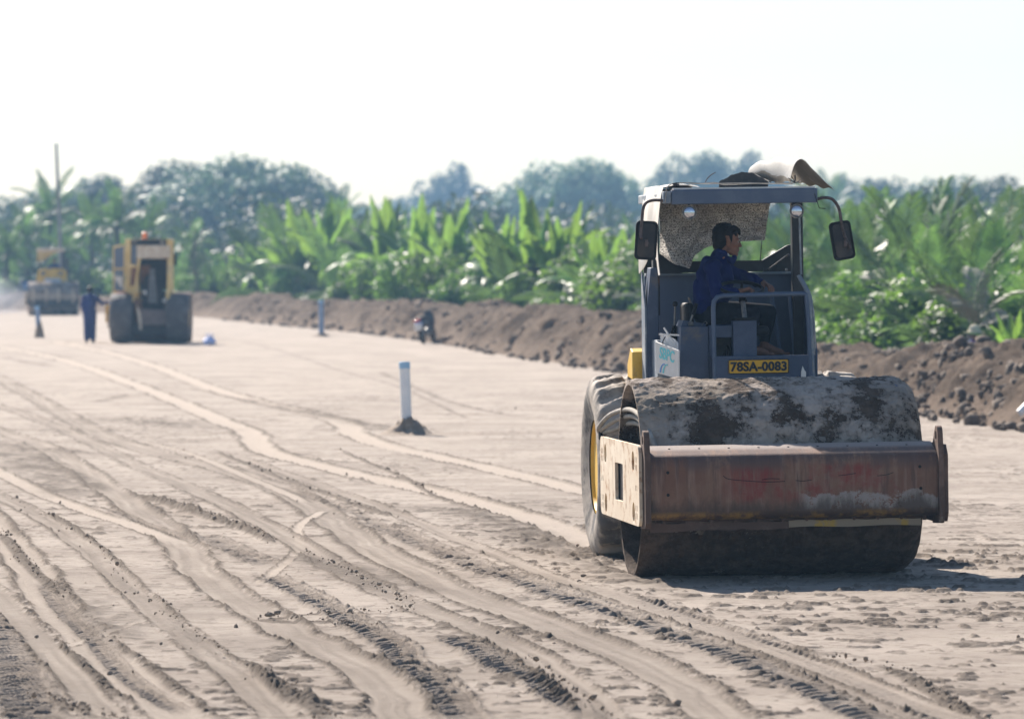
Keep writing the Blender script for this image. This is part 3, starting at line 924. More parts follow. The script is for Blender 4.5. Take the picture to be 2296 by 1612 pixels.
# frame spring blocks and axle behind the side plate, hoses
m = MB().lathe([(-1.09, .20), (-.70, .20), (-.62, .28)], 'x', 28, c=(0, .12, .745))
m.build('drum_motor', M_BLKM, roller, smooth=35)
for k, (dz, dy, dx) in enumerate(((0, 0, 0), (-.052, .05, .02), (-.105, .09, .045))):
    hs = MB().tube([(-1.13 + dx, 1.36, 1.06 + dz * .3), (-1.14 + dx, 1.28, 1.10 + dz * .4), (-1.10 + dx, 1.02, 1.19 + dz), (-1.05 + dx, .62, 1.245 + dz), (-1.03 + dx, .15, 1.26 + dz), (-1.02 + dx, -.3, 1.225 + dz), (-1.0 + dx, -.62, 1.13 + dz), (-.97 + dx, -.78, .99 + dz), (-.9, -.70, .86 + dz)], .0185, 12, 5)
    hs.build('hose', M_HOSE, roller, smooth=60)
MB().box(-1.14, -1.09, 1.30, 1.36, 1.0, 1.09).build('hose_clamp', M_BLACK, roller, bevel=.006)

# joint, rear chassis, engine bay
m = MB()
m.box(-.34, .34, 1.15, 1.75, .55, 1.0)
m.lathe([(.45, .13), (1.15, .13)], 'z', 24, c=(0, 1.62, 0))
m.build('steering_joint', M_BLKM, roller, bevel=.02)
m = MB()
m.box(-.50, .50, 1.7, 3.9, .6, 1.28)
m.box(-.86, .86, 2.62, 2.88, .64, .84)
m.build('chassis', M_YELD, roller, bevel=.02)
m = MB().plate([(2.9, 1.2), (4.45, 1.2), (4.45, 1.72), (3.1, 2.0), (2.9, 2.0)], [], -.30, .56, 'x')
m.build('engine_hood', M_YELD, roller, bevel=.04)
wheel(roller, -.765, 2.75, .735, .57, .375, -1)
wheel(roller, .86, 2.75, .735, .57, .375, 1)
m = MB()
m.plate([(2.30, 1.44), (2.62, 1.46), (2.62, 1.56), (2.42, 1.69), (2.30, 1.66)], [], -.745, -.62, 'x')
m.box(-.70, -.62, 2.35, 2.6, 1.38, 1.44)
m.build('fender', M_YEL, roller, bevel=.008)

# platform
m = MB()
m.box(-.60, .60, 1.47, 2.75, 1.22, 1.30)
m.build('floor', M_BLUE, roller, bevel=.005)
m = MB().box(-.22, .59, 1.44, 1.47, 1.28, 1.632)
m.box(-.22, .59, 1.47, 1.62, 1.60, 1.628)
m.build('front_panel', M_BLUE, roller, bevel=.004)
# number plate
m = MB().plate(rrect(-.098, .379, 1.492, 1.602, .012, 4), [], 1.425, 1.438, 'y')
pl = m.build('number_plate', paint('yellow_plate', (.78, .42, .012), (.70, .38, .02), .45, 0, 6, dirt=(.4, .25, .08), dlo=.66, dhi=.75), roller, bevel=.002)
m = MB()
o = rrect(-.098, .379, 1.492, 1.602, .012, 4); i = rrect(-.093, .374, 1.497, 1.597, .008, 4)
m.plate(o, [i], 1.421, 1.4246, 'y')
m.build('plate_rim', M_BLACK, pl)

def text_mesh(name, body, size, bold=.0, depth=.002, xs=1.0, spacing=1.0, shear=0.0):
    c = bpy.data.curves.new('txt', 'FONT'); c.body = body; c.size = size; c.extrude = depth; c.offset = bold
    c.align_x = 'CENTER'; c.align_y = 'CENTER'; c.space_character = spacing; c.shear = shear; c.resolution_u = 4
    o = bpy.data.objects.new('txt', c); COL.objects.link(o)
    dg = bpy.context.evaluated_depsgraph_get()
    me = bpy.data.meshes.new_from_object(o.evaluated_get(dg)); me.name = name
    bpy.data.objects.remove(o)
    for v in me.vertices: v.co.x *= xs
    return me
def fit(me, w, h):
    xs_ = [v.co.x for v in me.vertices]; ys_ = [v.co.y for v in me.vertices]
    a, b = min(xs_), max(xs_); c, d = min(ys_), max(ys_)
    for v in me.vertices:
        v.co.x = (v.co.x - (a + b) / 2) * w / (b - a); v.co.y = (v.co.y - (c + d) / 2) * h / (d - c)
    return me
ink = NT('plate_ink'); M_INK = ink.done(ink.bsdf((.012, .012, .014), .5))
t = put('plate_lettering', fit(text_mesh('plate_lettering', '78SA-0083', .1, .0042, .002, 1, 1.05), .445, .078), M_INK, pl)
t.location = (.1405, 1.4225, 1.547); t.rotation_euler = (R(90), 0, 0)

# little sticker on the panel
m = MB().plate([(.475, 1.42), (.515, 1.42), (.515, 1.50), (.505, 1.51), (.49, 1.545), (.478, 1.50)], [], 1.433, 1.4385, 'y')
m.build('sticker', M_WHITE, roller)

# hand rail in front of the wheel
m = MB().tube([(-.205, 1.45, 1.30), (-.207, 1.45, 1.80), (-.208, 1.45, 2.01), (-.202, 1.45, 2.06), (-.175, 1.45, 2.093), (-.12, 1.45, 2.105), (.2, 1.45, 2.108), (.50, 1.45, 2.112), (.525, 1.45, 2.105), (.532, 1.45, 2.06), (.545, 1.45, 1.85), (.56, 1.45, 1.32)], .0185, 12)
m.build('hand_rail', M_ROOF, roller, smooth=60)
m = MB().tube([(.475, 1.50, 2.255), (.49, 1.49, 2.22), (.525, 1.46, 2.15), (.548, 1.45, 2.08), (.562, 1.45, 1.9), (.582, 1.45, 1.32)], .014, 10, 3)
m.tube([(.495, 1.56, 2.25), (.52, 1.53, 2.20), (.552, 1.50, 2.13), (.572, 1.49, 2.05), (.59, 1.49, 1.85), (.60, 1.49, 1.32)], .014, 10, 3)
m.build('grab_rail', M_LEFTP, roller, smooth=60)

# steering column box, column, wheel
m = MB().box(-.045, .14, 1.50, 1.62, 1.62, 1.905)
for bx_, bz_ in ((-.025, 1.88), (.12, 1.88), (-.02, 1.70), (.115, 1.69)): m.ell((bx_, 1.498, bz_), (.006, .005, .006), 8, 6)
cb = m.build('column_box', M_BLUE, roller, bevel=.012)
for q_ in range(4):
    MB().tube([(-.19 + q_ * .035, 1.62, 1.31), (-.17 + q_ * .03, 1.66, 1.50), (-.10 + q_ * .02, 1.72, 1.60 + .02 * q_), (-.05, 1.80, 1.70)], .009, 8, 4).build('control_hose', M_BLACK if q_ % 2 else M_RUSTP, roller, smooth=60)
MB().lathe([(1.598, .0), (1.60, .012), (1.61, .012)], 'y', 6, c=(.40, 0, 2.30)).tube([(.36, 2.59, 2.285), (.46, 2.59, 2.29)], .004, 6).build('wall_bolt', M_STEEL, roller)
for s_ in (-1, 1): MB().bar((s_ * .59, 2.56, 2.29), (s_ * .36, 2.56, 2.29), .01, .05).build('ledge_clip', M_DARKP, roller)
MB().plate([(-.475, 2.28), (-.30, 2.28), (-.54, 2.42), (-.54, 2.33)], [], 2.50, 2.512, 'y').build('gusset', M_DARKP, roller)
MB().box(-.03, .135, 1.505, 1.61, 1.907, 1.93).build('column_foot', M_BLACK, roller, bevel=.006)
m = MB().tube([(.055, 1.56, 1.92), (.048, 1.62, 2.10)], .019, 14)
m.build('steering_column', M_STEEL, roller, smooth=50)
MB().tube([(.05, 1.605, 2.055), (.047, 1.625, 2.105)], [.032, .026], 14).build('column_collar', M_BLACK, roller, smooth=50)
sw = empty('steering_wheel', (.047, 1.66, 2.158), (R(17), R(2), 0)); sw.parent = roller; KIDS.setdefault(roller.name, []).append(sw)
ring = [(.17 * math.cos(2 * math.pi * i / 40), .17 * math.sin(2 * math.pi * i / 40), 0) for i in range(41)]
MB().tube(ring, .0135, 10).build('wheel_rim', M_BLACK, sw, smooth=60)
m = MB()
for a in (80, 200, 320):
    m.bar((.0, .0, -.035), (.165 * math.cos(R(a)), .165 * math.sin(R(a)), 0), .022, .008)
m.ell((0, 0, -.035), (.035, .035, .018))
m.build('wheel_spoke', M_BLACK, sw, smooth=60)

# consoles on the left
m = MB()
m.plate([(-.475, 1.28), (-.235, 1.28), (-.24, 1.865), (-.455, 1.87)], [], 1.53, 1.92, 'y')
cs = m.build('lever_console', M_BLUE, roller, bevel=.006)
m = MB().plate([(-.44, 1.868), (-.245, 1.862), (-.245, 1.885), (-.425, 1.915)], [], 1.62, 1.92, 'y')
m.build('console_top', M_BLUE, roller, bevel=.004)
m = MB().box(-.235, -.048, 1.54, 1.60, 1.775, 1.872).box(-.235, -.21, 1.54, 1.9, 1.30, 1.775)
m.build('cross_panel', M_BLUE, roller, bevel=.005)
# toolbox / step box behind the sign, left
m = MB().box(-.62, -.49, 1.72, 2.05, 1.25, 1.76)
m.build('side_box', M_LEFTP, roller, bevel=.006)
# levers
m = MB()
m.tube([(-.478, 1.75, 1.82), (-.468, 1.75, 2.03)], .008, 8); m.build('gear_lever', M_STEEL, roller, smooth=60)
MB().ell((-.468, 1.75, 2.043), .0215, 16, 10).build('lever_knob', M_BLACK, roller, smooth=180)
prof = []
for k in range(9):
    z = 1.73 + k * .0165; r = .040 - k * .0022
    prof += [(z, r), (z + .008, r - .010)]
m = MB().lathe([(z - 1.73, r) for z, r in prof], 'z', 20)
b = m.build('lever_boot', M_BLACK, roller, smooth=60); b.location = (-.492, 1.75, 1.735); b.rotation_euler = (0, R(7), 0)
m = MB().tube([(-.365, 1.70, 1.88), (-.325, 1.70, 1.99)], .007, 8)
m.build('brake_lever', M_STEEL, roller, smooth=60)
MB().tube([(-.337, 1.70, 1.955), (-.305, 1.70, 2.045)], .0145, 12).build('brake_grip', M_BLACK, roller, smooth=60)
m = MB().tube([(-.325, 1.85, 2.03), (-.345, 1.85, 2.09)], .009, 8); m.build('park_lever', M_STEEL, roller, smooth=60)
m = MB().box(-.385, -.345, 1.60, 1.63, 1.872, 1.90).lathe([(1.585, .014), (1.632, .014)], 'y', 12, c=(-.365, 0, 1.895))
m.build('lever_bracket', M_STEEL, roller, bevel=.003)
MB().tube([(-.28, 1.6, 1.872), (-.262, 1.6, 1.895), (-.245, 1.6, 1.90), (-.238, 1.6, 1.888), (-.25, 1.6, 1.88)], .004, 6, 4).build('wire_hook', M_STEEL, roller, smooth=60)

# seat
m = MB()
m.box(-.33, .27, 1.66, 2.14, 1.78, 1.86)
seat = m.build('seat', M_BLACK, roller, bevel=.035, seg=3)
MB().box(-.385, -.32, 1.74, 2.10, 1.84, 2.05).build('backrest', M_BLACK, roller, bevel=.03, seg=3)
MB().box(-.2, .12, 1.8, 2.02, 1.30, 1.78).build('seat_base', M_BLKM, roller, bevel=.01)

# cab rear wall, side wall
m = MB()
m.box(-.60, .60, 2.60, 2.63, 1.30, 2.262)
m.build('rear_wall', paint('wall_blue', (.085, .118, .19), (.11, .145, .215), .55, 0, 3), roller, bevel=.004)
m = MB().box(-.60, .60, 2.52, 2.60, 2.262, 2.282)
m.build('wall_ledge', M_LEFTP, roller, bevel=.003)
m = MB().plate([(-.60, 2.284), (.60, 2.284), (.60, 2.50), (.56, 2.49), (.36, 2.375), (-.36, 2.375), (-.56, 2.49), (-.60, 2.50)], [], 2.62, 2.66, 'y')
m.build('sill_frame', M_DARKP, roller, bevel=.003)
m = MB().plate([(1.47, 1.28), (2.60, 1.28), (2.60, 2.26), (2.3, 2.26), (1.62, 1.9), (1.47, 1.66)], [], .60, .615, 'x')
m.build('side_wall', M_BLUE, roller, bevel=.003)
m = MB().bar((.345, 2.05, 2.09), (.455, 2.0, 1.30), .022, .03)
m.bar((.50, 2.1, 2.09), (.548, 2.05, 1.30), .02, .03)
m.build('wall_rib', M_ROOF, roller, bevel=.004)
m = MB().tube([(.40, 2.55, 2.30), (.535, 2.35, 2.42)], .008, 8)
m.build('stay_rod', M_STEEL, roller, smooth=60)
# posts
m = MB().box(.518, .605, 2.05, 2.15, 1.28, 2.86)
m.build('canopy_post', M_DARKP, roller, bevel=.006)
m = MB().box(-.60, -.548, 2.05, 2.15, 1.95, 2.86)
m.build('canopy_post', M_DARKP, roller, bevel=.006)
m = MB().plate([(-.655, 1.24), (-.562, 1.24), (-.562, 1.99), (-.562, 2.33), (-.62, 2.33), (-.655, 2.0)], [], 2.04, 2.25, 'y')
m.build('corner_column', M_BLUE, roller, bevel=.006)
m = MB().plate([(2.045, 1.24), (2.25, 1.24), (2.25, 2.3), (2.045, 2.02)], [], -.672, -.657, 'x')
m.build('side_skin', M_LEFTP, roller, bevel=.002)
m = MB().tube([(.49, 1.5, 2.76), (.498, 1.5, 2.26)], .008, 8)
m.build('lamp_conduit', M_LEFTP, roller, smooth=60)
# canopy
m = MB().box(-.535, .615, 1.36, 1.44, 2.822, 2.935)
m.build('canopy_beam', M_ROOF, roller, bevel=.008)
m = MB().box(-.60, .615, 1.441, 2.92, 2.84, 2.91)
m.box(-.60, -.537, 1.37, 1.441, 2.83, 2.925)
m.build('canopy_roof', M_LEFTP, roller, bevel=.008)
m = MB().box(-.52, .60, 1.38, 2.85, 2.937, 2.95)
m.build('roof_sheet', M_WHITE, roller)
# lamps
lens = NT('lamp_glass'); M_LENS = lens.done(lens.bsdf((.55, .58, .65), .08, .85))
for x in (-.398, .449):
    h = empty('headlight', (x, 1.36, 2.757)); h.parent = roller; KIDS.setdefault(roller.name, []).append(h)
    MB().lathe([(.0, .054), (.012, .056), (.05, .045), (.07, .02)], 'y', 28).build('lamp_shell', M_LEFTP, h, smooth=50)
    MB().lathe([(-.012, .001), (-.010, .02), (-.006, .040), (.0, .0475), (.004, .0475)], 'y', 28).build('lens', M_LENS, h, smooth=60)
    m = MB().lathe([(-.008, .0475), (-.008, .0560), (.004, .0560), (.004, .0475)], 'y', 28, closed=True)
    m.build('lamp_rim', M_STEEL, h, smooth=40)
    MB().tube([(0, .02, .05), (0, .02, .085)], .008, 8).build('lamp_stem', M_BLKM, h, smooth=60)
# mirrors
for sx, cx, cz, tilt, pts in ((-1, -.735, 2.545, 4, [(-.54, 1.40, 2.84), (-.62, 1.40, 2.856), (-.69, 1.40, 2.855), (-.735, 1.40, 2.835), (-.757, 1.40, 2.79), (-.765, 1.40, 2.72), (-.777, 1.40, 2.60), (-.775, 1.385, 2.56)]),
                                      (1, .815, 2.522, -9, [(.61, 1.40, 2.845), (.66, 1.40, 2.858), (.715, 1.40, 2.855), (.755, 1.40, 2.83), (.79, 1.40, 2.77), (.805, 1.40, 2.68), (.825, 1.40, 2.58), (.86, 1.385, 2.49), (.87, 1.385, 2.46)])):
    mr = empty('mirror', (0, 0, 0)); mr.parent = roller; KIDS.setdefault(roller.name, []).append(mr)
    MB().tube(pts, .0125, 10, 3).build('mirror_arm', M_RUSTP, mr, smooth=60)
    m = MB().plate(rrect(-.086, .086, -.152, .152, .035, 5), [], 0, .03, 'y')
    p = m.build('mirror_housing', M_BLACK, mr, bevel=.009, seg=3); p.location = (cx, 1.405, cz); p.rotation_euler = (0, R(tilt), R(4 * sx))
    m = MB().plate(rrect(-.066, .066, -.132, .132, .03, 5), [], 0, .004, 'y')
    q = m.build('mirror_back', M_BLKM, mr, bevel=.002); q.location = (cx, 1.40, cz); q.rotation_euler = p.rotation_euler
    m = MB().box(-.012, .012, -.02, .004, -.03, .03).lathe([(-.026, .016), (-.016, .016)], 'y', 10)
    q = m.build('mirror_clamp', M_RUSTP, mr, bevel=.003); q.location = (cx + (.0 if sx < 0 else .02), 1.40, cz - .02)

def RL(p):
    """roller space to the world"""
    return roller.matrix_basis @ Vector(p)
def on_roller(o):
    o.matrix_basis = roller.matrix_basis @ o.matrix_basis
    return o

# ------------------------------------------------------------------ loose things on the roller
# sign board tied to the left side
sg = empty('sign_board', (-.575, 1.47, 1.622), (0, 0, 0))
sg.rotation_euler = (R(0), R(0), R(-68))
m = MB().plate([(-.185, .13), (-.185, -.115), (.175, -.16), (.180, .062)], [], 0, .012, 'y')
m.build('board', M_WHITE, sg, bevel=.002)
cy = NT('cyan_ink'); M_CYAN = cy.done(cy.bsdf((.16, .66, .72), .5))
bl = NT('blue_ink'); M_BLUEI = bl.done(bl.bsdf((.12, .30, .66), .5))
t = put('sign_lettering', text_mesh('sign_lettering', 'SBPC', .125, .003, .001, .86), M_CYAN, sg)
t.location = (.0, -.002, .022); t.rotation_euler = (R(90), R(9), 0)
for (dx, mt) in ((0, M_BLUEI), (.045, M_CYAN)):
    a = [(-.115 + dx + .07 * (1 - math.cos(R(q))), -.002, -.112 + .07 * math.sin(R(q)) - .1 * dx) for q in range(0, 100, 12)]
    m = MB().grid([a, [(x + .020 * (1 - k / 12), y, z - .012 * k / 9) for k, (x, y, z) in enumerate(a)]], .002)
    m.build('arc_emblem', mt, sg)
MB().tube([(-.06, .0, .11), (-.055, -.006, .13), (-.04, .01, .17)], .005, 6, 3).build('tie_wire', M_BLKM, sg)
on_roller(sg)
tag(sg, 'white sign board with cyan letters tied on the left side below the ball-topped lever', 'sign')
# clear plastic sheet and tape strips around the lever console
pls = NT('cloudy_plastic')
b1 = pls.bsdf((.80, .84, .90), .25, Alpha=.55)
M_PLAS = pls.done(b1)
m = MB()
m.grid([[(-.60, 1.66, 1.82), (-.55, 1.60, 1.80), (-.50, 1.56, 1.77), (-.475, 1.54, 1.74)], [(-.60, 1.64, 1.72), (-.55, 1.58, 1.70), (-.51, 1.55, 1.62), (-.48, 1.53, 1.58)], [(-.61, 1.66, 1.68), (-.56, 1.62, 1.66), (-.52, 1.60, 1.60), (-.48, 1.60, 1.56)]], .003)
ps = m.build('plastic_sheet', M_PLAS, None, smooth=60)
m = MB().bar((-.62, 1.60, 1.808), (-.47, 1.52, 1.80), .01, .012).bar((-.58, 1.60, 1.86), (-.50, 1.52, 1.72), .008, .014).bar((-.60, 1.60, 1.80), (-.49, 1.51, 1.60), .008, .014)
m.build('tape_strip', M_WHITE, ps)
on_roller(ps)
tag(ps, 'cloudy plastic sheet held by white tape strips beside the ribbed lever boot', 'plastic sheet')

# pale tarpaulin hanging over the left edge of the canopy
rows_ = []
for i in range(15):
    u = i / 14.0; row = []
    for j in range(22):
        v = j / 21.0; y = 1.47 + 1.15 * v
        wv = .018 * math.sin(v * 11 + u * 3) * u
        if u < .22:
            x = -.30 - .295 * (u / .22); z = 2.957 + .012 * math.sin(v * 7) + .02 * math.sin(u / .22 * math.pi)
        else:
            k = (u - .22) / .78
            x = -.595 - .035 * math.sin(k * 2.2) - wv
            drop = .665 - .40 * (1 - abs(2 * v - 1) ** .5) * (v > .2) + .02 * math.sin(v * 9)
            z = 2.955 - drop * k
        row.append((x, y, z))
    rows_.append(row)
tp = MB().grid(rows_, .004).build('tarpaulin', paint('pale_tarpaulin', (.66, .62, .55), (.75, .73, .69), .7, 0, 6, bump=.5, fine=40), None, smooth=60)
on_roller(tp); tag(tp, 'pale tarpaulin hanging over the left edge of the roller canopy behind the mirror', 'tarpaulin')

def crop(cx, cy, y):
    """place in roller space at depth y for a spot of the enlarged cab view"""
    px = 1405.1 + cx / 3.064; py = 334.8 + cy / 3.064
    d = 43.1 + y * math.cos(R(PSI)); s = FPX / d
    X = (px - 1148) / s; z = CAM_H - (py - HZ) / s
    x = (X - 1.963 + y * math.sin(R(PSI))) / math.cos(R(PSI))
    return (x, y, z - x * .0148 + .004)
# curled white sheet on the canopy
Fc = [(1168, 222), (1166, 190), (1180, 140), (1205, 95), (1240, 70), (1275, 78), (1310, 120), (1350, 170), (1400, 225), (1463, 270)]
Bc = [(905, 222), (885, 190), (874, 160), (885, 122), (905, 108), (960, 100), (1030, 110), (1100, 140), (1160, 180), (1230, 228)]
Fp = catmull([crop(*p, 1.60) for p in Fc], 4); Bp = catmull([crop(*p, 2.55) for p in Bc], 4)
rows_ = []
for i in range(14):
    u = i / 13.0
    rows_.append([b.lerp(f, u) + Vector((0, 0, .010 * math.sin(u * 16 + k * .35) + .03 * math.sin(u * math.pi) * math.sin(k / len(Fp) * math.pi))) for k, (b, f) in enumerate(zip(Bp, Fp))])
nsh = NT('woven_sheet')
geo = nsh.n('ShaderNodeNewGeometry')
c1 = nsh.mix(nsh.ramp(nsh.noise(6, 6, .7), .4, .7), (.20, .165, .12), (.33, .29, .22))
wv = nsh.n('ShaderNodeTexWave', Scale=38.0, Distortion=2.0); nsh.l(nsh.obj(), wv.inputs['Vector'])
M_WOVEN = nsh.done(nsh.bsdf(nsh.mix(.5, c1, (.74, .72, .68)), .75, 0, nsh.bump(wv.outputs['Fac'], .3, .004)))
M_WOVW = paint('white_woven_sheet', (.50, .48, .44), (.64, .62, .58), .7, 0, 5, bump=.5, fine=80)
sh = MB().grid(rows_, -.003).build('curled_sheet', M_WOVW, None, smooth=70)
us = MB().grid([[p + Vector((0, 0, -.004)) + (Vector((0, 0, -.003))) for p in r] for r in rows_], -.002).build('sheet_underside', paint('tan_underside', (.20, .17, .13), (.34, .30, .24), .8, 0, 5, bump=.5, fine=70), sh, smooth=70)
on_roller(sh); tag(sh, 'white sheet curled up like a scroll on the right of the roller canopy', 'sheet')
# dark folded sheet
Dc = [(672, 225), (720, 200), (780, 172), (840, 160), (900, 165), (950, 190), (1012, 222)]
Dp = catmull([crop(*p, 1.75) for p in Dc], 5); Ep = catmull([crop(c[0] + 25, 225 - (225 - c[1]) * .75, 2.5) for c in Dc], 5)
rows_ = [[a.lerp(b, u) + Vector((0, 0, .006 * math.sin(u * 9 + k))) for k, (a, b) in enumerate(zip(Dp, Ep))] for u in np.linspace(0, 1, 8)]
flr = MB().grid(rows_, .003)
f0 = [Vector((p.x, p.y + .02, 2.952)) for p in Dp]
flr.grid([[p.lerp(q, u) for p, q in zip(Dp, f0)] for u in (0, .5, 1)], .003)
dsheet = flr.build('folded_sheet', paint('dark_canvas', (.035, .038, .042), (.075, .075, .075), .85, 0, 8, bump=.5), None, smooth=60)
on_roller(dsheet); tag(dsheet, 'dark canvas hump folded on the middle of the roller canopy', 'canvas')
# ropes and wire on the canopy
m = MB()
m.tube([crop(300, 365, 1.35), crop(306, 300, 1.36), crop(315, 262, 1.38), crop(350, 240, 1.5), crop(430, 232, 1.6), crop(560, 238, 1.6), crop(700, 236, 1.6), crop(860, 232, 1.6), crop(1010, 236, 1.6), crop(1180, 238, 1.5)], .005, 6, 5)
m.tube([crop(350, 240, 1.5), crop(450, 245, 1.5), crop(640, 230, 1.5), crop(715, 245, 1.5), crop(900, 236, 1.5), crop(1200, 232, 1.5)], .0035, 6, 5)
rp = m.build('rope', M_HOSE, None, smooth=60)
m = MB()
random.seed(9)
for q in range(7):
    a = random.uniform(0, 6.3)
    c = Vector(crop(380 + 12 * math.cos(a), 243, 1.45))
    m.tube([c + Vector((random.uniform(-.02, .02), 0, random.uniform(-.01, .012))) for _ in range(5)], .0035, 5, 4)
m.build('rope_knot', M_BLKM, rp)
on_roller(rp); tag(rp, 'grey rope tied across the front of the canopy roof', 'rope')
m = MB()
for ex, ey in ((1150, 198), (1170, 185), (1190, 180), (1198, 178), (1232, 212), (1240, 222), (1160, 215)):
    m.tube([crop(1192, 232, 1.5), crop((1192 + ex) / 2 + 5, (232 + ey) / 2, 1.48), crop(ex, ey, 1.45)], .0035, 5, 3)
m.tube([crop(1330, 305, 1.36), crop(1342, 345, 1.35), crop(1352, 375, 1.34), crop(1362, 405, 1.34), crop(1405, 408, 1.34)], .0035, 5, 1)
wq = m.build('wire_tangle', M_BLKM, None)
on_roller(wq); tag(wq, 'twisted black tie wire at the right corner of the canopy', 'wire')
m = MB().tube([crop(578, 228, 1.5), crop(590, 205, 1.5), crop(615, 180, 1.5), crop(640, 165, 1.5)], .004, 6, 3)
m.tube([crop(628, 172, 1.5), crop(650, 160, 1.5)], .003, 5)
tw = m.build('bent_wire', M_RUSTP, None); on_roller(tw); tag(tw, 'short bent rusty wire standing up left of the dark canvas hump', 'wire')

# bubble-foil mat hung behind the driver
bx = [250, 350, 455, 480, 545, 650, 760, 845, 985]; bz = [715, 790, 820, 735, 683, 650, 640, 632, 625]
rows_ = []
for i in range(40):
    v = i / 39.0; row = []
    for j in range(64):
        u = j / 63.0
        cx = 262 + (985 - 262) * u + (45 * (1 - v) if u > .9 else 45 * (1 - v) * u)
        bot = np.interp(250 + 735 * u, bx, bz)
        cyy = 360 + (bot - 360) * v
        x, y, z = crop(cx, cyy, 2.28)
        y += .05 * math.sin(u * 7 + v * 2) * v + .022 * math.sin(u * 31 + 5 * v) * v + .05 * abs(math.sin(u * 9 - v * 6)) * .6 + .03 * float(fbm(np.array([u * 6.0]), np.array([v * 5.0]), seed=91)[0]) + .02 * math.sin((u * 1.4 + v) * 14) * v
        row.append((x, y, z))
    rows_.append(row)
n = NT('bubble_foil')
vo = n.n('ShaderNodeTexVoronoi', Scale=110.0); n.l(n.obj(), vo.inputs['Vector'])
wv = n.n('ShaderNodeTexWave', Scale=14.0, Distortion=1.5, bands_direction='Z'); n.l(n.obj(), wv.inputs['Vector'])
c = n.mix(n.ramp(n.noise(3.0, 6, .65), .4, .62), (.42, .40, .38), (.72, .70, .66))
c = n.mix(n.ramp(vo.outputs['Distance'], .42, .7), c, (.17, .16, .155))
c = n.mix(n.math('MULTIPLY', n.ramp(wv.outputs['Fac'], .3, .1), .3), c, (.12, .11, .105))
v2_ = n.n('ShaderNodeTexVoronoi', Scale=5.5, feature='DISTANCE_TO_EDGE'); n.l(n.obj(), v2_.inputs['Vector'])
c = n.mix(n.math('MULTIPLY', n.ramp(v2_.outputs['Distance'], .035, .0), .3), c, (.10, .095, .09))
nn = n.bump(vo.outputs['Distance'], .8, .008); nn = n.bump(v2_.outputs['Distance'], 1.0, .08, nn)
pp = n.bsdf(c, .40, .35, nn)
tt = n.n('ShaderNodeBsdfTranslucent'); n.l(c, tt.inputs['Color'])
ms = n.n('ShaderNodeMixShader'); ms.inputs[0].default_value = .38
n.l(pp.outputs[0], ms.inputs[1]); n.l(tt.outputs[0], ms.inputs[2])
mat_ = MB().grid(rows_).build('foil_mat', n.done(ms), None, smooth=180)
on_roller(mat_); tag(mat_, 'ragged silvery bubble-foil mat hanging behind the driver', 'foil mat')
m = MB().tube([crop(962, 628, 2.4), crop(955, 690, 2.4), crop(948, 768, 2.5)], .004, 6, 3)
m.build('mat_cord', M_BLKM, mat_, smooth=60)
# ------------------------------------------------------------------ people
M_SKIN = paint('brown_skin', (.17, .078, .046), (.22, .105, .066), .6, 0, 8, bump=.1, fine=200)
M_HAIR = paint('black_hair', (.003, .003, .004), (.008, .008, .010), .55, 0, 30, bump=.5, fine=150, spec=.2)
M_JACK = paint('navy_cotton', (.006, .012, .085), (.012, .022, .13), .9, 0, 3, bump=.35, fine=45, spec=.1)
M_TROU = paint('dark_denim', (.008, .010, .016), (.018, .021, .03), .95, 0, 6, bump=.35, fine=60, spec=.1)
M_SHIRT = paint('pale_shirt', (.6, .6, .6), (.7, .7, .7), .8)
M_EYE = paint('eye_white', (.22, .2, .19), (.28, .26, .25), .6)

def head_parts(mb, M):
    """head facing +x, origin at ear height; M places it"""
    L = M.to_3x3(); sc = M.to_scale()[0]
    def e(c, r, n=18, m=12, rot=None): mb.ell(M @ Vector(c), r, n, m, (L @ rot if rot is not None else L))
    def lm(ch): mb.limb([(M @ Vector(p), r * sc) for p, r in ch], 10)
    e((-.012, 0, .042), (.095, .073, .080)); e((.028, 0, -.005), (.062, .060, .082)); e((.036, 0, -.055), (.052, .048, .052))
    lm([((.070, 0, -.093), .020), ((.052, .018, -.09), .018), ((.01, .045, -.07), .018)]); lm([((.070, 0, -.093), .020), ((.052, -.018, -.09), .018), ((.01, -.045, -.07), .018)])
    lm([((.086, 0, .008), .008), ((.100, 0, -.018), .009), ((.104, 0, -.030), .0115)]); lm([((.096, .010, -.033), .008), ((.096, -.010, -.033), .008)])
    for s in (-1, 1):
        lm([((.082, s * .012, .022), .009), ((.070, s * .045, .020), .009)])
        lm([((.068, s * .034, -.022), .016), ((.04, s * .052, -.02), .014)])
        e((-.004, s * .074, -.008), (.018, .009, .031)); e((-.012, s * .078, .010), (.010, .007, .016))
    lm([((.086, .012, -.056), .0065), ((.091, 0, -.056), .008), ((.086, -.012, -.056), .0065)])
    lm([((.083, .011, -.067), .0065), ((.088, 0, -.068), .008), ((.083, -.011, -.067), .0065)])

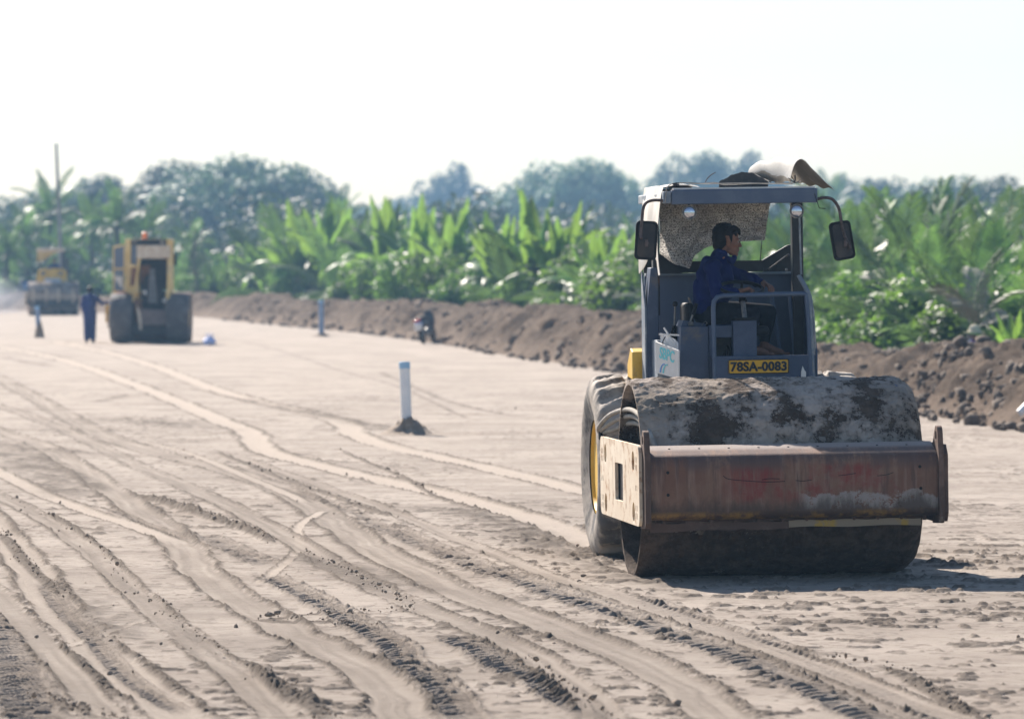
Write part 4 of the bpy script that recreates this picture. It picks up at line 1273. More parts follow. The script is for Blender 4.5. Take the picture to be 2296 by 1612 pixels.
def hair_parts(mb, M, seed=1):
    rnd = random.Random(seed); L = M.to_3x3(); sc = M.to_scale()[0]
    def e(c, r): mb.ell(M @ Vector(c), r, 18, 12, L)
    def lm(ch): mb.limb([(M @ Vector(p), r * sc) for p, r in ch], 8)
    e((-.022, 0, .066), (.098, .080, .066)); e((-.052, 0, .020), (.066, .078, .078)); e((-.062, 0, -.03), (.046, .062, .05))
    for s in (-1, 1):
        lm([((.012, s * .066, .05), .016), ((.016, s * .069, .01), .010), ((.012, s * .066, -.018), .005)])
        lm([((.045, s * .056, .07), .016), ((.055, s * .052, .045), .008)])
    for k in range(26):
        a = rnd.uniform(-1, 1); y = a * .055
        x = .058 + .02 * (1 - a * a)
        lm([((x - .03, y, .105), .018), ((x + .006, y + rnd.uniform(-.01, .01), .090), .010), ((x + .017, y + rnd.uniform(-.012, .012), .060 + rnd.uniform(-.012, .015)), .004)])
    for k in range(34):
        a = rnd.uniform(.8, 5.5); h = rnd.uniform(.2, 1)
        p = Vector((-.022 + .094 * math.cos(a) * h, .078 * math.sin(a) * h, .066 + .064 * math.sqrt(max(0, 1 - h * h))))
        q = p + Vector((.02, rnd.uniform(-.015, .015), .004))
        lm([(tuple(p), .012), (tuple(q), .006)])

def hand_parts(mb, wrist, fwd, up, side, curl=(20, 35, 30), spread=6, s=1.0, thumb=(35, 20)):
    """five fingered hand; side=+1 puts the thumb to the left of fwd seen from above"""
    f = Vector(fwd).normalized(); u = Vector(up); u = (u - f * u.dot(f)).normalized(); l = u.cross(f) * side
    w = Vector(wrist)
    mb.limb([(w, .024 * s), (w + f * .02 * s, .023 * s)], 10)
    for k, o in enumerate((-.028, -.010, .009, .027)):
        mb.limb([(w + l * (o * .55 * s) + f * .015 * s, .016 * s), (w + l * (o * s) + f * .082 * s, .0135 * s)], 10)
    for k, (o, ln) in enumerate(((.029, .068), (.0095, .076), (-.010, .070), (-.0285, .055))):
        d = f.copy(); sp = o / .029 * R(spread)
        d = (d * math.cos(sp) + l * math.sin(sp)).normalized()
        p = w + l * (o * s) + f * .086 * s
        ch = [(p, .0105 * s)]; ang = 0
        for j, (fr, rr) in enumerate(((.45, .0098), (.30, .009), (.25, .0078))):
            ang += R(curl[j] + 4 * k)
            dd = d * math.cos(ang) - u * math.sin(ang)
            p = p + dd * (ln * fr * s); ch.append((p, rr * s))
        mb.limb(ch, 9)
    a = R(thumb[0])
    d = (f * math.cos(a) + l * math.sin(a)).normalized()
    p = w + l * .024 * s + f * .022 * s
    q = p + d * .040 * s - u * .008 * s; a2 = R(thumb[1])
    d2 = (f * math.cos(a * .4) + l * math.sin(a * .4) - u * math.sin(a2)).normalized()
    mb.limb([(p, .0145 * s), (q, .0120 * s), (q + d2 * .028 * s, .0108 * s), (q + d2 * .050 * s, .0085 * s)], 9)

# the driver, in roller space (faces +x)
dr = empty('person', tuple(RL((-.10, 1.85, 1.86))), tuple(roller.rotation_euler))
tag(dr, 'barefoot driver in navy jacket and dark jeans at the wheel of the near roller', 'person')
OFF = Vector((-.10, 1.85, 1.86))
def rel(mb):
    mb.v = [tuple(Vector(p) - OFF) for p in mb.v]; return mb
def P(cx, cy, y): return Vector(crop(cx, cy, y))
hc = P(722, 632, 1.88)
HM = Matrix.Translation(hc) @ Matrix.Rotation(R(3), 4, 'Z') @ Matrix.Rotation(R(4), 4, 'Y') @ Matrix.Scale(1.06, 4)
mb = MB(); head_parts(mb, HM)
neck = P(672, 742, 1.88)
mb.limb([(hc + Vector((-.018, 0, -.06)), .050), (neck, .055), (P(640, 800, 1.88), .07)])
hipc = P(590, 1120, 1.88)
mb.limb([(P(640, 810, 1.88), .085), (P(610, 950, 1.88), .09), (hipc, .09)])
ns, fs_ = P(618, 812, 1.73), P(668, 800, 2.04)      # near and far shoulders
ne, nw = P(640, 985, 1.67), P(800, 978, 1.63)        # near elbow, wrist
fe, fw = P(800, 868, 2.06), P(965, 918, 1.96)
mb.limb([(ns, .042), (ne, .036), (nw, .024)])
mb.limb([(fs_, .042), (fe, .036), (fw, .025)])
hand_parts(mb, nw, P(880, 955, 1.62) - nw, (.1, .1, 1), 1, curl=(38, 50, 35), spread=3)
hand_parts(mb, fw, P(1040, 955, 1.84) - fw, (.45, -.25, .9), -1, curl=(12, 22, 18), spread=9)
nk, nf = P(885, 1135, 1.80), P(860, 1350, 1.70)
fk, ff = P(1000, 1120, 2.0), P(965, 1345, 1.88)
for k, a in ((nk, nf), (fk, ff)):
    mb.limb([(hipc + Vector((0, (k.y - 1.88) * .8, 0)), .07), (k, .05), (a, .033)])
    # bare foot pointing right and a little forward
    t = Vector((.17, -.05, 0))
    h = Vector((a.x, a.y, 1.655))
    mb.limb([(a, .034), (h + Vector((-.035, .008, .0)), .028)])
    mb.limb([(a, .034), (h + t * .45 + Vector((0, 0, .012)), .028), (h + t * .8 + Vector((0, 0, -.006)), .022)])
    mb.limb([(h + Vector((-.03, .006, -.003)), .026), (h + t * .8 + Vector((0, 0, -.010)), .019)])
    for q in range(5):
        o = Vector((.3, 1, 0)).normalized() * (.019 * (q - 2))
        mb.limb([(h + t * .8 + o + Vector((0, 0, -.012)), .0105), (h + t * (1.16 - .05 * q) + o * 1.1 + Vector((0, 0, -.018)), .0085 + .003 * (q == 0))], 8)
put('body', remesh(rel(mb), 'body', .0048, 3, .4), M_SKIN, dr)
mb = MB(); hair_parts(mb, HM); put('hair', remesh(rel(mb), 'hair', .0045, 1, .3), M_HAIR, dr)
mb = MB()
for s in (-1, 1):
    mb.ell(HM @ Vector((.0755, s * .031, -.002)), (.0095, .010, .008), 12, 8)
rel(mb).build('eyes', M_EYE, dr, smooth=180)
mb = MB()
for s in (-1, 1):
    mb.limb([(HM @ Vector((.0905, s * .018, .0215)), .0035), (HM @ Vector((.080, s * .047, .022)), .003)], 6)
    mb.ell(HM @ Vector((.0865, s * .032, -.002)), (.004, .005, .0055), 10, 6)
rel(mb).build('eyebrows', M_HAIR, dr, smooth=180)
# jacket
mb = MB()
mb.limb([(P(655, 742, 1.88), .066), (P(645, 790, 1.88), .088), (P(635, 870, 1.88), .118), (P(615, 970, 1.88), .125), (P(590, 1070, 1.88), .128)], 16)
mb.limb([(ns, .062), (fs_, .062)]); mb.limb([(P(700, 850, 1.84), .075), (P(690, 900, 1.9), .09), (P(650, 1010, 1.88), .105)])
mb.limb([(P(600, 790, 1.84), .07), (P(570, 930, 1.86), .095), (P(555, 1080, 1.88), .095)])
mb.limb([(P(560, 1100, 1.8), .085), (P(560, 1130, 1.96), .08)])
mb.limb([(ns, .064), (ne, .056), (nw.lerp(ne, .32), .041), (nw.lerp(ne, .12), .036)])
mb.limb([(fs_, .064), (fe, .054), (fw.lerp(fe, .3), .042), (fw.lerp(fe, .08), .037)])
mb.limb([(P(655, 985, 1.64), .05), (P(700, 1000, 1.68), .045)])
mb.limb([(P(700, 712, 1.83), .016), (P(655, 700, 1.81), .018), (P(632, 735, 1.85), .02), (P(640, 730, 1.95), .018)])   # collar
mb.limb([(P(700, 712, 1.83), .016), (P(760, 780, 1.83), .014), (P(770, 745, 1.86), .012)])
jm = remesh(rel(mb), 'jacket', .0075, 4, .5)
k = len(jm.vertices); co = np.empty(k * 3, dtype=np.float32); no = np.empty(k * 3, dtype=np.float32)
jm.vertices.foreach_get('co', co); jm.vertices.foreach_get('normal', no); co = co.reshape(-1, 3); no = no.reshape(-1, 3)
fold = np.abs(vnoise(co[:, 0] * 13 + co[:, 2] * 10, co[:, 1] * 9, co[:, 2] * 11 - co[:, 0] * 8, seed=7)) - .3
co += no * (.024 * fold)[:, None]; jm.vertices.foreach_set('co', co.ravel()); jm.update()
put('jacket', jm, M_JACK, dr)
mb = MB()
for k, a in ((nk, nf), (fk, ff)):
    hp = hipc + Vector((.0, (k.y - 1.88) * .9, .0))
    mb.limb([(hp, .098), (hp.lerp(k, .55), .084), (k, .066), (k.lerp(a, .45), .058), (a.lerp(k, .14), .043)], 16)
mb.limb([(hipc + Vector((-.02, -.07, -.01)), .10), (hipc + Vector((-.02, .07, -.01)), .10)])
put('trousers', remesh(rel(mb), 'trousers', .008, 3, .5), M_TROU, dr)
mb = MB().limb([(P(722, 722, 1.845), .012), (P(745, 770, 1.85), .013)])
rel(mb).build('shirt_collar', M_SHIRT, dr, smooth=180)

def standing(name, loc, rz, jac, tro, hatm=None, pose='reach', s=1.0):
    """adult seen from behind, faces +y; local metres"""
    r = empty(name, loc, (0, 0, rz), s)
    hm = Matrix.Translation((0, .01, 1.545)) @ Matrix.Rotation(R(90 + 12), 4, 'Z')
    b = MB(); head_parts(b, hm)
    b.limb([((0, -.0, 1.50), .052), ((0, -.01, 1.40), .06), ((0, 0, 1.2), .10), ((0, 0, 1.0), .11)])
    sh = [(-.175, 0, 1.36), (.175, 0, 1.36)]
    if pose == 'reach':
        el = [(-.23, .0, 1.10), (.33, .12, 1.17)]; wr = [(-.20, .14, .90), (.55, .26, 1.19)]
    else:
        el = [(-.24, .05, 1.10), (.24, .05, 1.10)]; wr = [(-.2, .25, 1.02), (.2, .25, 1.02)]
    for a, e_, w in zip(sh, el, wr):
        b.limb([(a, .05), (e_, .04), (w, .027)])
        f = Vector(w) - Vector(e_); hand_parts(b, w, f, (0, 0, 1), 1 if a[0] > 0 else -1)
    for x in (-.10, .085):
        b.limb([((x, 0, .95), .08), ((x, .01, .50), .055), ((x, 0, .09), .04)])
        b.limb([((x, -.03, .035), .032), ((x + .02 * (1 if x > 0 else -1), .16, .028), .028)])
    put('body', remesh(b, 'body', .010, 2), M_SKIN, r)
    h = MB(); hair_parts(h, hm); put('hair', remesh(h, 'hair', .009, 1), M_HAIR, r)
    j = MB()
    j.limb([((0, -.01, 1.43), .075), ((0, 0, 1.34), .135), ((0, 0, 1.12), .165), ((0, 0, .92), .165)], 16)
    j.limb([(sh[0], .075), ((0, 0, 1.33), .12), (sh[1], .075)]); j.limb([((-.08, 0, 1.15), .125), ((.08, 0, 1.15), .125)]); j.limb([((-.07, 0, .92), .13), ((.07, 0, .92), .13)])
    for a, e_, w in zip(sh, el, wr): j.limb([(a, .075), (e_, .060), (Vector(w).lerp(Vector(e_), .1), .045)])
    if jac is tro:
        for x in (-.10, .085): j.limb([((x * .9, 0, .92), .125), ((x * .95, .01, .50), .100), ((x * 1.0, 0, .14), .086)], 14)
        put('coveralls', remesh(j, 'coveralls', .014, 3), jac, r)
    else:
        put('shirt', remesh(j, 'shirt', .014, 3), jac, r)
        t = MB()
        for x in (-.10, .085): t.limb([((x, 0, .93), .11), ((x, .01, .50), .082), ((x * 1.05, 0, .14), .062)], 14)
        put('trousers', remesh(t, 'trousers', .014, 3), tro, r)
    sm = MB()
    for x in (-.10, .085): sm.limb([((x, -.05, .04), .042), ((x + .02 * (1 if x > 0 else -1), .17, .032), .038)])
    sm.build('shoes', M_BLACK, r, smooth=180)
    return r
M_COV = paint('blue_coverall', (.018, .034, .16), (.03, .05, .2), .85, 0, 3, bump=.3, fine=30)
x, y = gp(202, 769)
wk = standing('person', (x, y, 0), R(0), M_COV, M_COV)
tag(wk, 'worker in blue coveralls standing with one arm on the yellow roller', 'person')

# crouching person with a pale hat beyond the bank
x, y = behind(2180, 3.3)
cp = empty('person', (x, y, 0), (0, 0, R(20)))
tag(cp, 'person in a pale round hat and blue-grey shirt half hidden behind the soil bank', 'person')
zt = CAM_H - (730 - HZ) * y / FPX
def lift(p): return (p[0], p[1], p[2] + zt - 1.28)
b = MB(); hm = Matrix.Translation(lift((.0, -.1, 1.10))) @ Matrix.Rotation(R(-115), 4, 'Z'); head_parts(b, hm)
b.limb([(lift((0, -.06, 1.04)), .05), (lift((0, 0, .95)), .08), (lift((-.05, .12, .55)), .11)])
for s in (-1, 1):
    b.limb([(lift((s * .17, 0, .90)), .045), (lift((s * .24, -.12, .68)), .038), (lift((s * .15, -.32, .58)), .026)])
    hand_parts(b, lift((s * .15, -.32, .58)), (0, -1, -.3), (0, 0, 1), s)
    b.limb([(lift((s * .1, .12, .5)), .08), (lift((s * .15, -.25, .62)), .06), (lift((s * .13, -.1, .22)), .04)])
    b.limb([(lift((s * .13, -.05, .2)), .035), (lift((s * .14, -.24, .18)), .03)])
put('body', remesh(b, 'body', .014, 2), M_SKIN, cp)
b = MB()
b.limb([(lift((0, -.04, 1.0)), .075), (lift((0, 0, .9)), .13), (lift((-.03, .1, .60)), .15)], 14); b.limb([(lift((-.17, 0, .9)), .08), (lift((.17, 0, .9)), .08)])
for s in (-1, 1): b.limb([(lift((s * .17, 0, .90)), .072), (lift((s * .24, -.12, .68)), .06), (lift((s * .17, -.27, .6)), .045)])
put('shirt', remesh(b, 'shirt', .016, 3), paint('blue_grey_shirt', (.20, .24, .34), (.30, .33, .42), .85, 0, 5), cp)
b = MB()
for s in (-1, 1): b.limb([(lift((s * .1, .12, .5)), .11), (lift((s * .15, -.25, .62)), .085), (lift((s * .13, -.1, .26)), .06)])
put('trousers', remesh(b, 'trousers', .016, 3), M_TROU, cp)
b = MB().limb([(lift((0, -.10, 1.02)), .07), (lift((.0, -.14, .97)), .075)]); b.build('scarf', paint('purple_scarf', (.09, .045, .22), (.13, .07, .28), .85), cp, smooth=180)
hz_ = zt - 1.28 + 1.18
MB().lathe([(hz_ - .03, .19), (hz_ - .022, .19), (hz_ + .0, .115), (hz_ + .07, .10), (hz_ + .115, .05), (hz_ + .12, .001)], 'z', 24, c=(.0, -.1, 0)).build('hat', paint('pale_hat', (.62, .55, .38), (.72, .65, .48), .8), cp, smooth=50)

# ------------------------------------------------------------------ marker posts with mud at their feet
M_PVC = paint('grey_blue_pipe', (.72, .76, .80), (.80, .82, .84), .35, 0, 4, bump=.05, dirt=(.38, .33, .28), dlo=.6, dhi=.72)
M_PVC2 = paint('blue_grey_pipe', (.20, .29, .45), (.27, .36, .52), .4, 0, 4, bump=.05)
M_CAP = paint('blue_cap', (.28, .50, .72), (.32, .54, .76), .4)
def post(px, py, h, dia, lean, label, mat, mound, clod=None):
    x, y = gp(px, py)
    r = empty('marker_post', (x, y, 0)); r.rotation_euler = (0, R(lean), 0)
    tag(r, label, 'marker post', 'marker posts on the road bed')
    MB().lathe([(-.1, dia / 2), (h - .085, dia / 2)], 'z', 28).build('pipe', mat, r, smooth=40)
    MB().lathe([(h - .09, dia / 2 + .005), (h - .01, dia / 2 + .005), (h, dia / 2 - .004), (h + .001, .002)], 'z', 28).build('cap', M_CAP, r, smooth=40)
    n_ = 46; V = []; F = []
    rr = np.linspace(0, 1, 22)
    T, Q = np.meshgrid(np.linspace(0, 2 * np.pi, n_, endpoint=False), rr, indexing='ij')
    mw, mh = mound
    prof = ((1 - Q) ** 1.3 if mh < mw else (1 - Q ** 3) ** 1.2 * (.75 + .25 * (1 - Q))) * (1 + .25 * np.cos(T + .4))
    X = Q * mw * (1 + .25 * np.cos(2 * T + 1)) * np.cos(T); Y = Q * mw * 1.4 * np.sin(T)
    Zm = mh * prof * (1 + .8 * vnoise(X * 9, Y * 9, seed=3)) + .10 * (1 - Q) * np.abs(vnoise(X * 16, Y * 16, seed=5)) - .012
    V = np.stack([X, Y, Zm], -1).reshape(-1, 3)
    i = np.arange(n_)[:, None]; j = np.arange(21)[None, :]; i2 = (i + 1) % n_
    F = np.stack([i * 22 + j, i * 22 + j + 1, i2 * 22 + j + 1, i2 * 22 + j], -1).reshape(-1, 4)
    mo = put('mud_mound', npmesh('mud_mound', V, F), crumb)
    mo.location = (x, y, 0)
    return r, mo
for args in ((913, 974, 1.0, .145, -2.2, 'white marker post with pale blue cap left of the near roller', M_PVC, (.36, .19), 'low mud mound at the foot of the white marker post'),
             (721, 755, 1.18, .17, -.6, 'blue-grey marker post in front of the soil bank left of the scooter', M_PVC2, (.4, .07), 'thin mud patch at the foot of the post by the soil bank'),
             (88, 757, 1.0, .15, -4, 'leaning blue-grey marker post in front of the far roller', M_PVC2, (.15, .40), 'dark mud lump around the leaning marker post')):
    r, mo = post(*args[:5], args[5], args[6], args[7])
    tag(mo, args[8], 'mud mound', 'mud mounds round the posts')

# white pipe sticking out at the right edge
x, y = 7.05, 79.0
pp_ = MB().lathe([(0, .052), (.0, .058), (1.6, .058), (1.6, .052)], 'z', 24, closed=True).build('drain_pipe', paint('white_pipe', (.74, .76, .80), (.78, .8, .82), .35), None, smooth=40)
pp_.location = (x, y, .27); pp_.rotation_euler = (R(-14), R(46), 0)
tag(pp_, 'white plastic pipe poking out of the soil bank at the right edge', 'pipe')

# blue plastic bag
x, y = gp(470, 775)
rows_ = []
for i in range(16):
    v = i / 15.0; row = []
    for j in range(29):
        a = 2 * math.pi * j / 28
        rr = .17 * (math.sin(math.pi * min(v * 1.1, 1)) ** .5 if v < .6 else 1 - (v - .6) * 1.9) + .004
        rr = max(rr, .03) * (1 + .14 * math.sin(a * 5 + v * 7) + .08 * math.sin(a * 9))
        row.append((rr * math.cos(a), rr * .7 * math.sin(a), .26 * v + .01 * math.sin(a * 3)))
    rows_.append(row)
bg_ = MB().grid(rows_).build('bag_body', paint('blue_plastic', (.42, .54, .90), (.5, .6, .92), .35, 0, 8), None, smooth=70)
bagr = empty('plastic_bag', (x, y, 0)); bg_.parent = bagr; KIDS[bagr.name] = [bg_]
for s in (-1, 1):
    MB().tube([(s * .09, 0, .22), (s * .10, .0, .30), (s * .06, .0, .35), (s * .02, 0, .30), (s * .03, 0, .22)], .012, 8, 3).build('handle', bg_.data.materials[0], bagr, smooth=60)
tag(bagr, 'small blue plastic bag standing on the road right of the yellow roller', 'bag')

# ------------------------------------------------------------------ parked scooter seen from behind
x, y = gp(951, 771)
sc_ = empty('scooter', (x, y, 0), (0, R(-11), R(-14)))
tag(sc_, 'parked scooter with red tail light and pale blue rear leaning by the soil bank', 'scooter')
M_SBL = paint('scooter_pale_blue', (.45, .52, .72), (.5, .58, .78), .3)
M_SDK = paint('scooter_dark_body', (.03, .035, .05), (.05, .055, .075), .35)
M_RED = paint('red_lens', (.45, .02, .02), (.5, .04, .03), .25)
for yy in (-.05, 1.2):
    w = empty('wheel', (0, yy, .27)); w.parent = sc_; KIDS.setdefault(sc_.name, []).append(w)
    MB().lathe([(-.035, .21), (-.045, .235), (-.03, .265), (0, .275), (.03, .265), (.045, .235), (.035, .21)], 'x', 32, closed=True).build('tyre', M_BLACK, w, smooth=60)
    MB().lathe([(-.03, .21), (-.02, .19), (-.02, .05), (-.05, .04), (.05, .04), (.02, .05), (.02, .19), (.03, .21)], 'x', 28).build('rim', M_STEEL, w, smooth=40)
MB().ell((0, .25, .60), (.13, .42, .13), 20, 12).build('body', M_SDK, sc_, smooth=180)
MB().ell((0, -.20, .56), (.12, .14, .13), 16, 10).build('rear_fairing', M_SBL, sc_, smooth=180)
MB().ell((0, .35, .76), (.13, .42, .055), 20, 10).build('seat', M_BLACK, sc_, smooth=180)
MB().ell((0, -.30, .70), (.12, .05, .055), 16, 8).build('tail_light', M_RED, sc_, smooth=180)
MB().box(-.11, .11, -.345, -.335, .40, .58).build('plate', M_WHITE, sc_, bevel=.005)
MB().bar((0, -.26, .60), (0, -.30, .38), .10, .02).bar((0, -.2, .5), (0, .05, .52), .06, .04).build('mudguard', M_BLACK, sc_, bevel=.008)
MB().ell((0, .8, .38), (.13, .26, .10), 16, 8).box(-.05, .05, .1, .7, .25, .42).build('step', M_SDK, sc_, smooth=40)
MB().ell((0, 1.08, .72), (.17, .07, .30), 18, 12).build('leg_shield', M_SDK, sc_, smooth=180)
MB().tube([(-.33, .92, .99), (-.2, .98, 1.0), (0, 1.02, .98), (.2, .98, 1.0), (.33, .92, .99)], .018, 10, 4).tube([(0, 1.02, .98), (0, 1.2, .3)], .025, 10).build('handlebar', M_BLACK, sc_, smooth=60)
for s in (-1, 1):
    w = MB().tube([(s * .22, .98, 1.0), (s * .27, .99, 1.13)], .006, 6).ell((s * .29, .99, 1.16), (.055, .012, .04), 12, 8)
    w.build('mirror', M_STEEL, sc_, smooth=60)
MB().lathe([(-.28, .045), (.35, .05), (.4, .03)], 'y', 16, c=(.14, 0, .30)).build('muffler', M_STEEL, sc_, smooth=40)
MB().tube([(-.08, .5, .25), (-.2, .52, .0)], .012, 8).build('stand', M_BLKM, sc_)

# ------------------------------------------------------------------ yellow roller seen from behind, hood up
x, y = gp(333, 771)
yr = empty('road_roller', (x + .02, y, 0), (0, 0, 0))
tag(yr, 'yellow road roller seen from behind with its engine hood tipped up and orange beacon', 'road roller', 'road rollers')
M_YOLD = paint('sunbleached_yellow', (.76, .55, .20), (.84, .67, .34), .6, 0, 2.5, dirt=(.42, .36, .26), dlo=.52, dhi=.68)
M_ENG = paint('oily_engine', (.008, .008, .010), (.03, .028, .026), .6, .1, 5)
M_INS = paint('brown_lining', (.20, .09, .04), (.26, .13, .06), .8)
ct = paint('dark_tread', (.095, .088, .088), (.16, .148, .14), .8, 0, 3, bump=.4, dirt=(.26, .22, .18), dlo=.62, dhi=.8)
for sx in (-.82, .84):
    w = empty('wheel', (sx, .35, .745)); w.parent = yr; KIDS.setdefault(yr.name, []).append(w)
    put('tyre', tyre_mesh(.735, .68, .38, lugs=26, depth=.010, crown=.05), ct, w)
    MB().lathe([(-.30, .39), (-.27, .37), (-.10, .33), (-.06, .2), (-.14, .1), (-.14, .01)] if sx < 0 else [(.30, .39), (.27, .37), (.10, .33), (.06, .2), (.14, .1), (.14, .01)], 'x', 36).build('rim', M_YEL, w, smooth=40)
m = MB().plate([(-.32, .75), (-.24, .55), (.52, .55), (.56, .75), (.56, .98), (-.32, 1.02)], [], -.10, .18, 'y')
m.build('counterweight', paint('brown_steel', (.16, .12, .11), (.22, .17, .15), .7, 0, 4), yr, bevel=.04)
MB().box(-.5, .55, .1, .9, .25, .62).box(-.45, .5, .9, 3.2, .45, .95).build('chassis', M_BLKM, yr, bevel=.02)
MB().plate([(-.36, 1.14), (-.24, .90), (-.20, .42), (-.28, .42), (-.33, .8)], [], -.13, -.101, 'y').build('torn_flap', M_CREAM, yr)
# engine
m = MB().box(-.22, .40, .35, 1.5, .95, 1.55).box(-.16, .28, .30, .36, 1.15, 1.9).ell((.02, .5, 1.75), (.2, .2, .3)).ell((-.15, .32, 1.2), (.10, .08, .12)).ell((.3, .3, 1.12), (.1, .08, .1)).tube([(-.2, .3, 1.3), (-.28, .3, 1.6), (-.1, .3, 2.0)], .03, 8, 3).tube([(.3, .3, 1.3), (.36, .3, 1.7), (.2, .3, 2.1)], .025, 8, 3)
m.build('engine', M_ENG, yr, bevel=.01)
MB().plate([(-.06, 1.2), (.22, 1.2), (.14, 2.2), (.0, 2.2)], [], .25, .295, 'y').build('fan_shroud', paint('grey_shroud', (.13, .135, .14), (.2, .2, .2), .7), yr)
MB().ell((.44, .2, 1.27), (.06, .05, .07)).ell((-.13, .15, 1.5), (.04, .04, .08)).build('oil_filter', M_WHITE, yr, smooth=180)
# raised hood shell: side walls, roof and its front lip
hood = empty('engine_hood', (0, 0, 0)); hood.parent = yr; KIDS.setdefault(yr.name, []).append(hood)
m = MB()
m.plate([(.25, 1.95), (1.15, 1.2), (1.15, 1.75), (.9, 2.5), (.05, 2.86), (-.05, 2.50)], [], -.36, -.335, 'x')
m.build('hood_side', M_YOLD, hood, bevel=.006)
m = MB().plate([(.25, 1.4), (1.15, 1.2), (1.15, 1.75), (.9, 2.5), (.05, 2.86), (-.05, 2.50), (.0, 1.5)], [], .60, .625, 'x')
m.build('hood_side', M_YOLD, hood, bevel=.006)
m = MB()
m.bar((.135, .02, 2.86), (.135, .95, 2.48), .97, .03, up=(0, 0, 1))
m.build('hood_top', M_CREAM, hood, bevel=.006)
m = MB().plate([(-.36, 2.50), (.625, 2.50), (.625, 2.70), (.60, 2.87), (-.33, 2.87), (-.36, 2.8)], [], -.07, -.04, 'y')
m.build('hood_lip', M_CREAM, hood, bevel=.01)
m = MB().plate([(-.50, 1.22), (-.46, 1.22), (-.24, 2.5), (-.30, 2.5)], [], -.02, .02, 'y')
m.build('hood_edge', M_YOLD, hood, bevel=.005)
MB().plate([(.50, 1.3), (.60, 1.3), (.62, 2.5), (.56, 2.5)], [], -.02, .02, 'y').build('hood_edge', M_YOLD, hood, bevel=.005)
MB().box(-.33, .59, .98, 1.0, 1.6, 2.5).build('back_panel', M_ENG, hood)
MB().box(-.30, .0, .5, .52, 1.75, 2.3).build('lining', M_INS, hood)
MB().plate([(-.59, 1.68), (-.42, 1.72), (-.36, 2.18), (-.42, 2.24), (-.55, 2.22)], [], .35, .40, 'y').build('side_louvre', M_INS, yr, bevel=.01)
MB().plate([(-.66, 1.5), (-.30, 1.5), (-.40, 2.3), (-.66, 2.36)], [], .42, .46, 'y').build('rear_cowl', M_YOLD, yr, bevel=.01)
# cab
for bx_ in ((-.75, -.60, .95, 1.07, 1.45, 3.04), (.46, .58, .95, 1.07, 1.45, 3.04), (-.75, -.66, 2.2, 2.3, 1.4, 3.0), (.5, .58, 2.2, 2.3, 1.4, 3.0)): MB().box(*bx_).build('cab_post', M_YOLD, yr, bevel=.01)
MB().box(-.76, .60, .94, 2.35, 2.98, 3.07).build('cab_roof', M_YOLD, yr, bevel=.02)
MB().box(-.60, .46, .92, .96, 2.90, 3.06).build('light_bar', M_BLACK, yr, bevel=.01)
for xx in (-.5, .33): MB().box(xx - .07, xx + .07, .90, .925, 2.92, 3.03).build('work_light', M_STEEL, yr, bevel=.01)
gl = NT('dusty_glass'); M_GLASS = gl.done(gl.bsdf((.16, .20, .30), .12, 0, None, Alpha=.72))
MB().box(-.60, .46, 1.0, 1.01, 2.0, 2.90).build('rear_window', M_GLASS, yr)
MB().box(-.74, .56, .96, 2.3, 1.30, 1.50).build('cab_base', M_YOLD, yr, bevel=.01)
MB().box(-.3, .3, 1.3, 1.5, 1.5, 2.3).box(-.3, .3, 1.4, 1.9, 1.5, 1.95).build('cab_seat', M_BLACK, yr, bevel=.04)
# open door swung out to the left
dd = empty('door', (-.76, 1.0, 0)); dd.parent = yr; KIDS.setdefault(yr.name, []).append(dd)
o_ = [(-.37, 1.48), (-.02, 1.46), (0, 2.93), (-.37, 2.86)]; i_ = [(-.33, 1.56), (-.06, 1.54), (-.045, 2.86), (-.33, 2.80)]
MB().plate(o_, [i_], 0, .04, 'y').box(-.34, -.05, .005, .035, 2.17, 2.22).build('door_frame', M_YOLD, dd, bevel=.006)
MB().plate(i_, [], .016, .022, 'y').build('door_glass', M_GLASS, dd)
MB().plate([(-.31, 1.98), (-.10, 1.96), (-.09, 1.62), (-.16, 1.68), (-.31, 2.0 - .1)], [], .0, .01, 'y').build('sticker', M_WHITE, dd)
MB().lathe([(0, .085), (.03, .085), (.035, .075), (.17, .07), (.20, .04), (.205, .01)], 'z', 20, c=(-.20, 1.05, 3.07)).build('beacon', paint('orange_lens', (.85, .20, .03), (.9, .25, .04), .3), yr, smooth=40)
MB().box(-1.0, -.70, .30, .5, 1.475, 1.52).build('red_rag', M_RED, yr, bevel=.02)
MB().tube([(.70, 1.0, 2.3), (.74, .98, 2.5)], .01, 8).box(.66, .74, .96, .98, 2.3, 2.62).build('mirror', M_BLACK, yr, bevel=.01)
# drum unit showing at the left
MB().plate(rrect(2.6, 5.0, .42, 1.10, .08), [], -1.36, -1.30, 'x').build('side_plate', M_YEL, yr, bevel=.01)
MB().box(-1.46, -1.16, 2.45, 2.6, .60, 1.12).build('frame_end', M_YEL, yr, bevel=.02)
MB().lathe([(-1.27, .02), (-1.27, .74), (-1.24, .75), (1.0, .75), (1.02, .74), (1.02, .02)], 'x', 64, c=(0, 3.8, .75)).build('drum', M_RUST, yr, smooth=40)
MB().plate([(-1.40, .45), (-1.27, .40), (-1.22, 1.0), (-1.36, 1.0)], [], 2.40, 2.44, 'y').build('ladder', M_CREAM, yr, bevel=.01)
MB().box(-1.27, -1.05, 2.2, 2.5, 1.30, 1.52).build('step_box', M_CREAM, yr, bevel=.02)

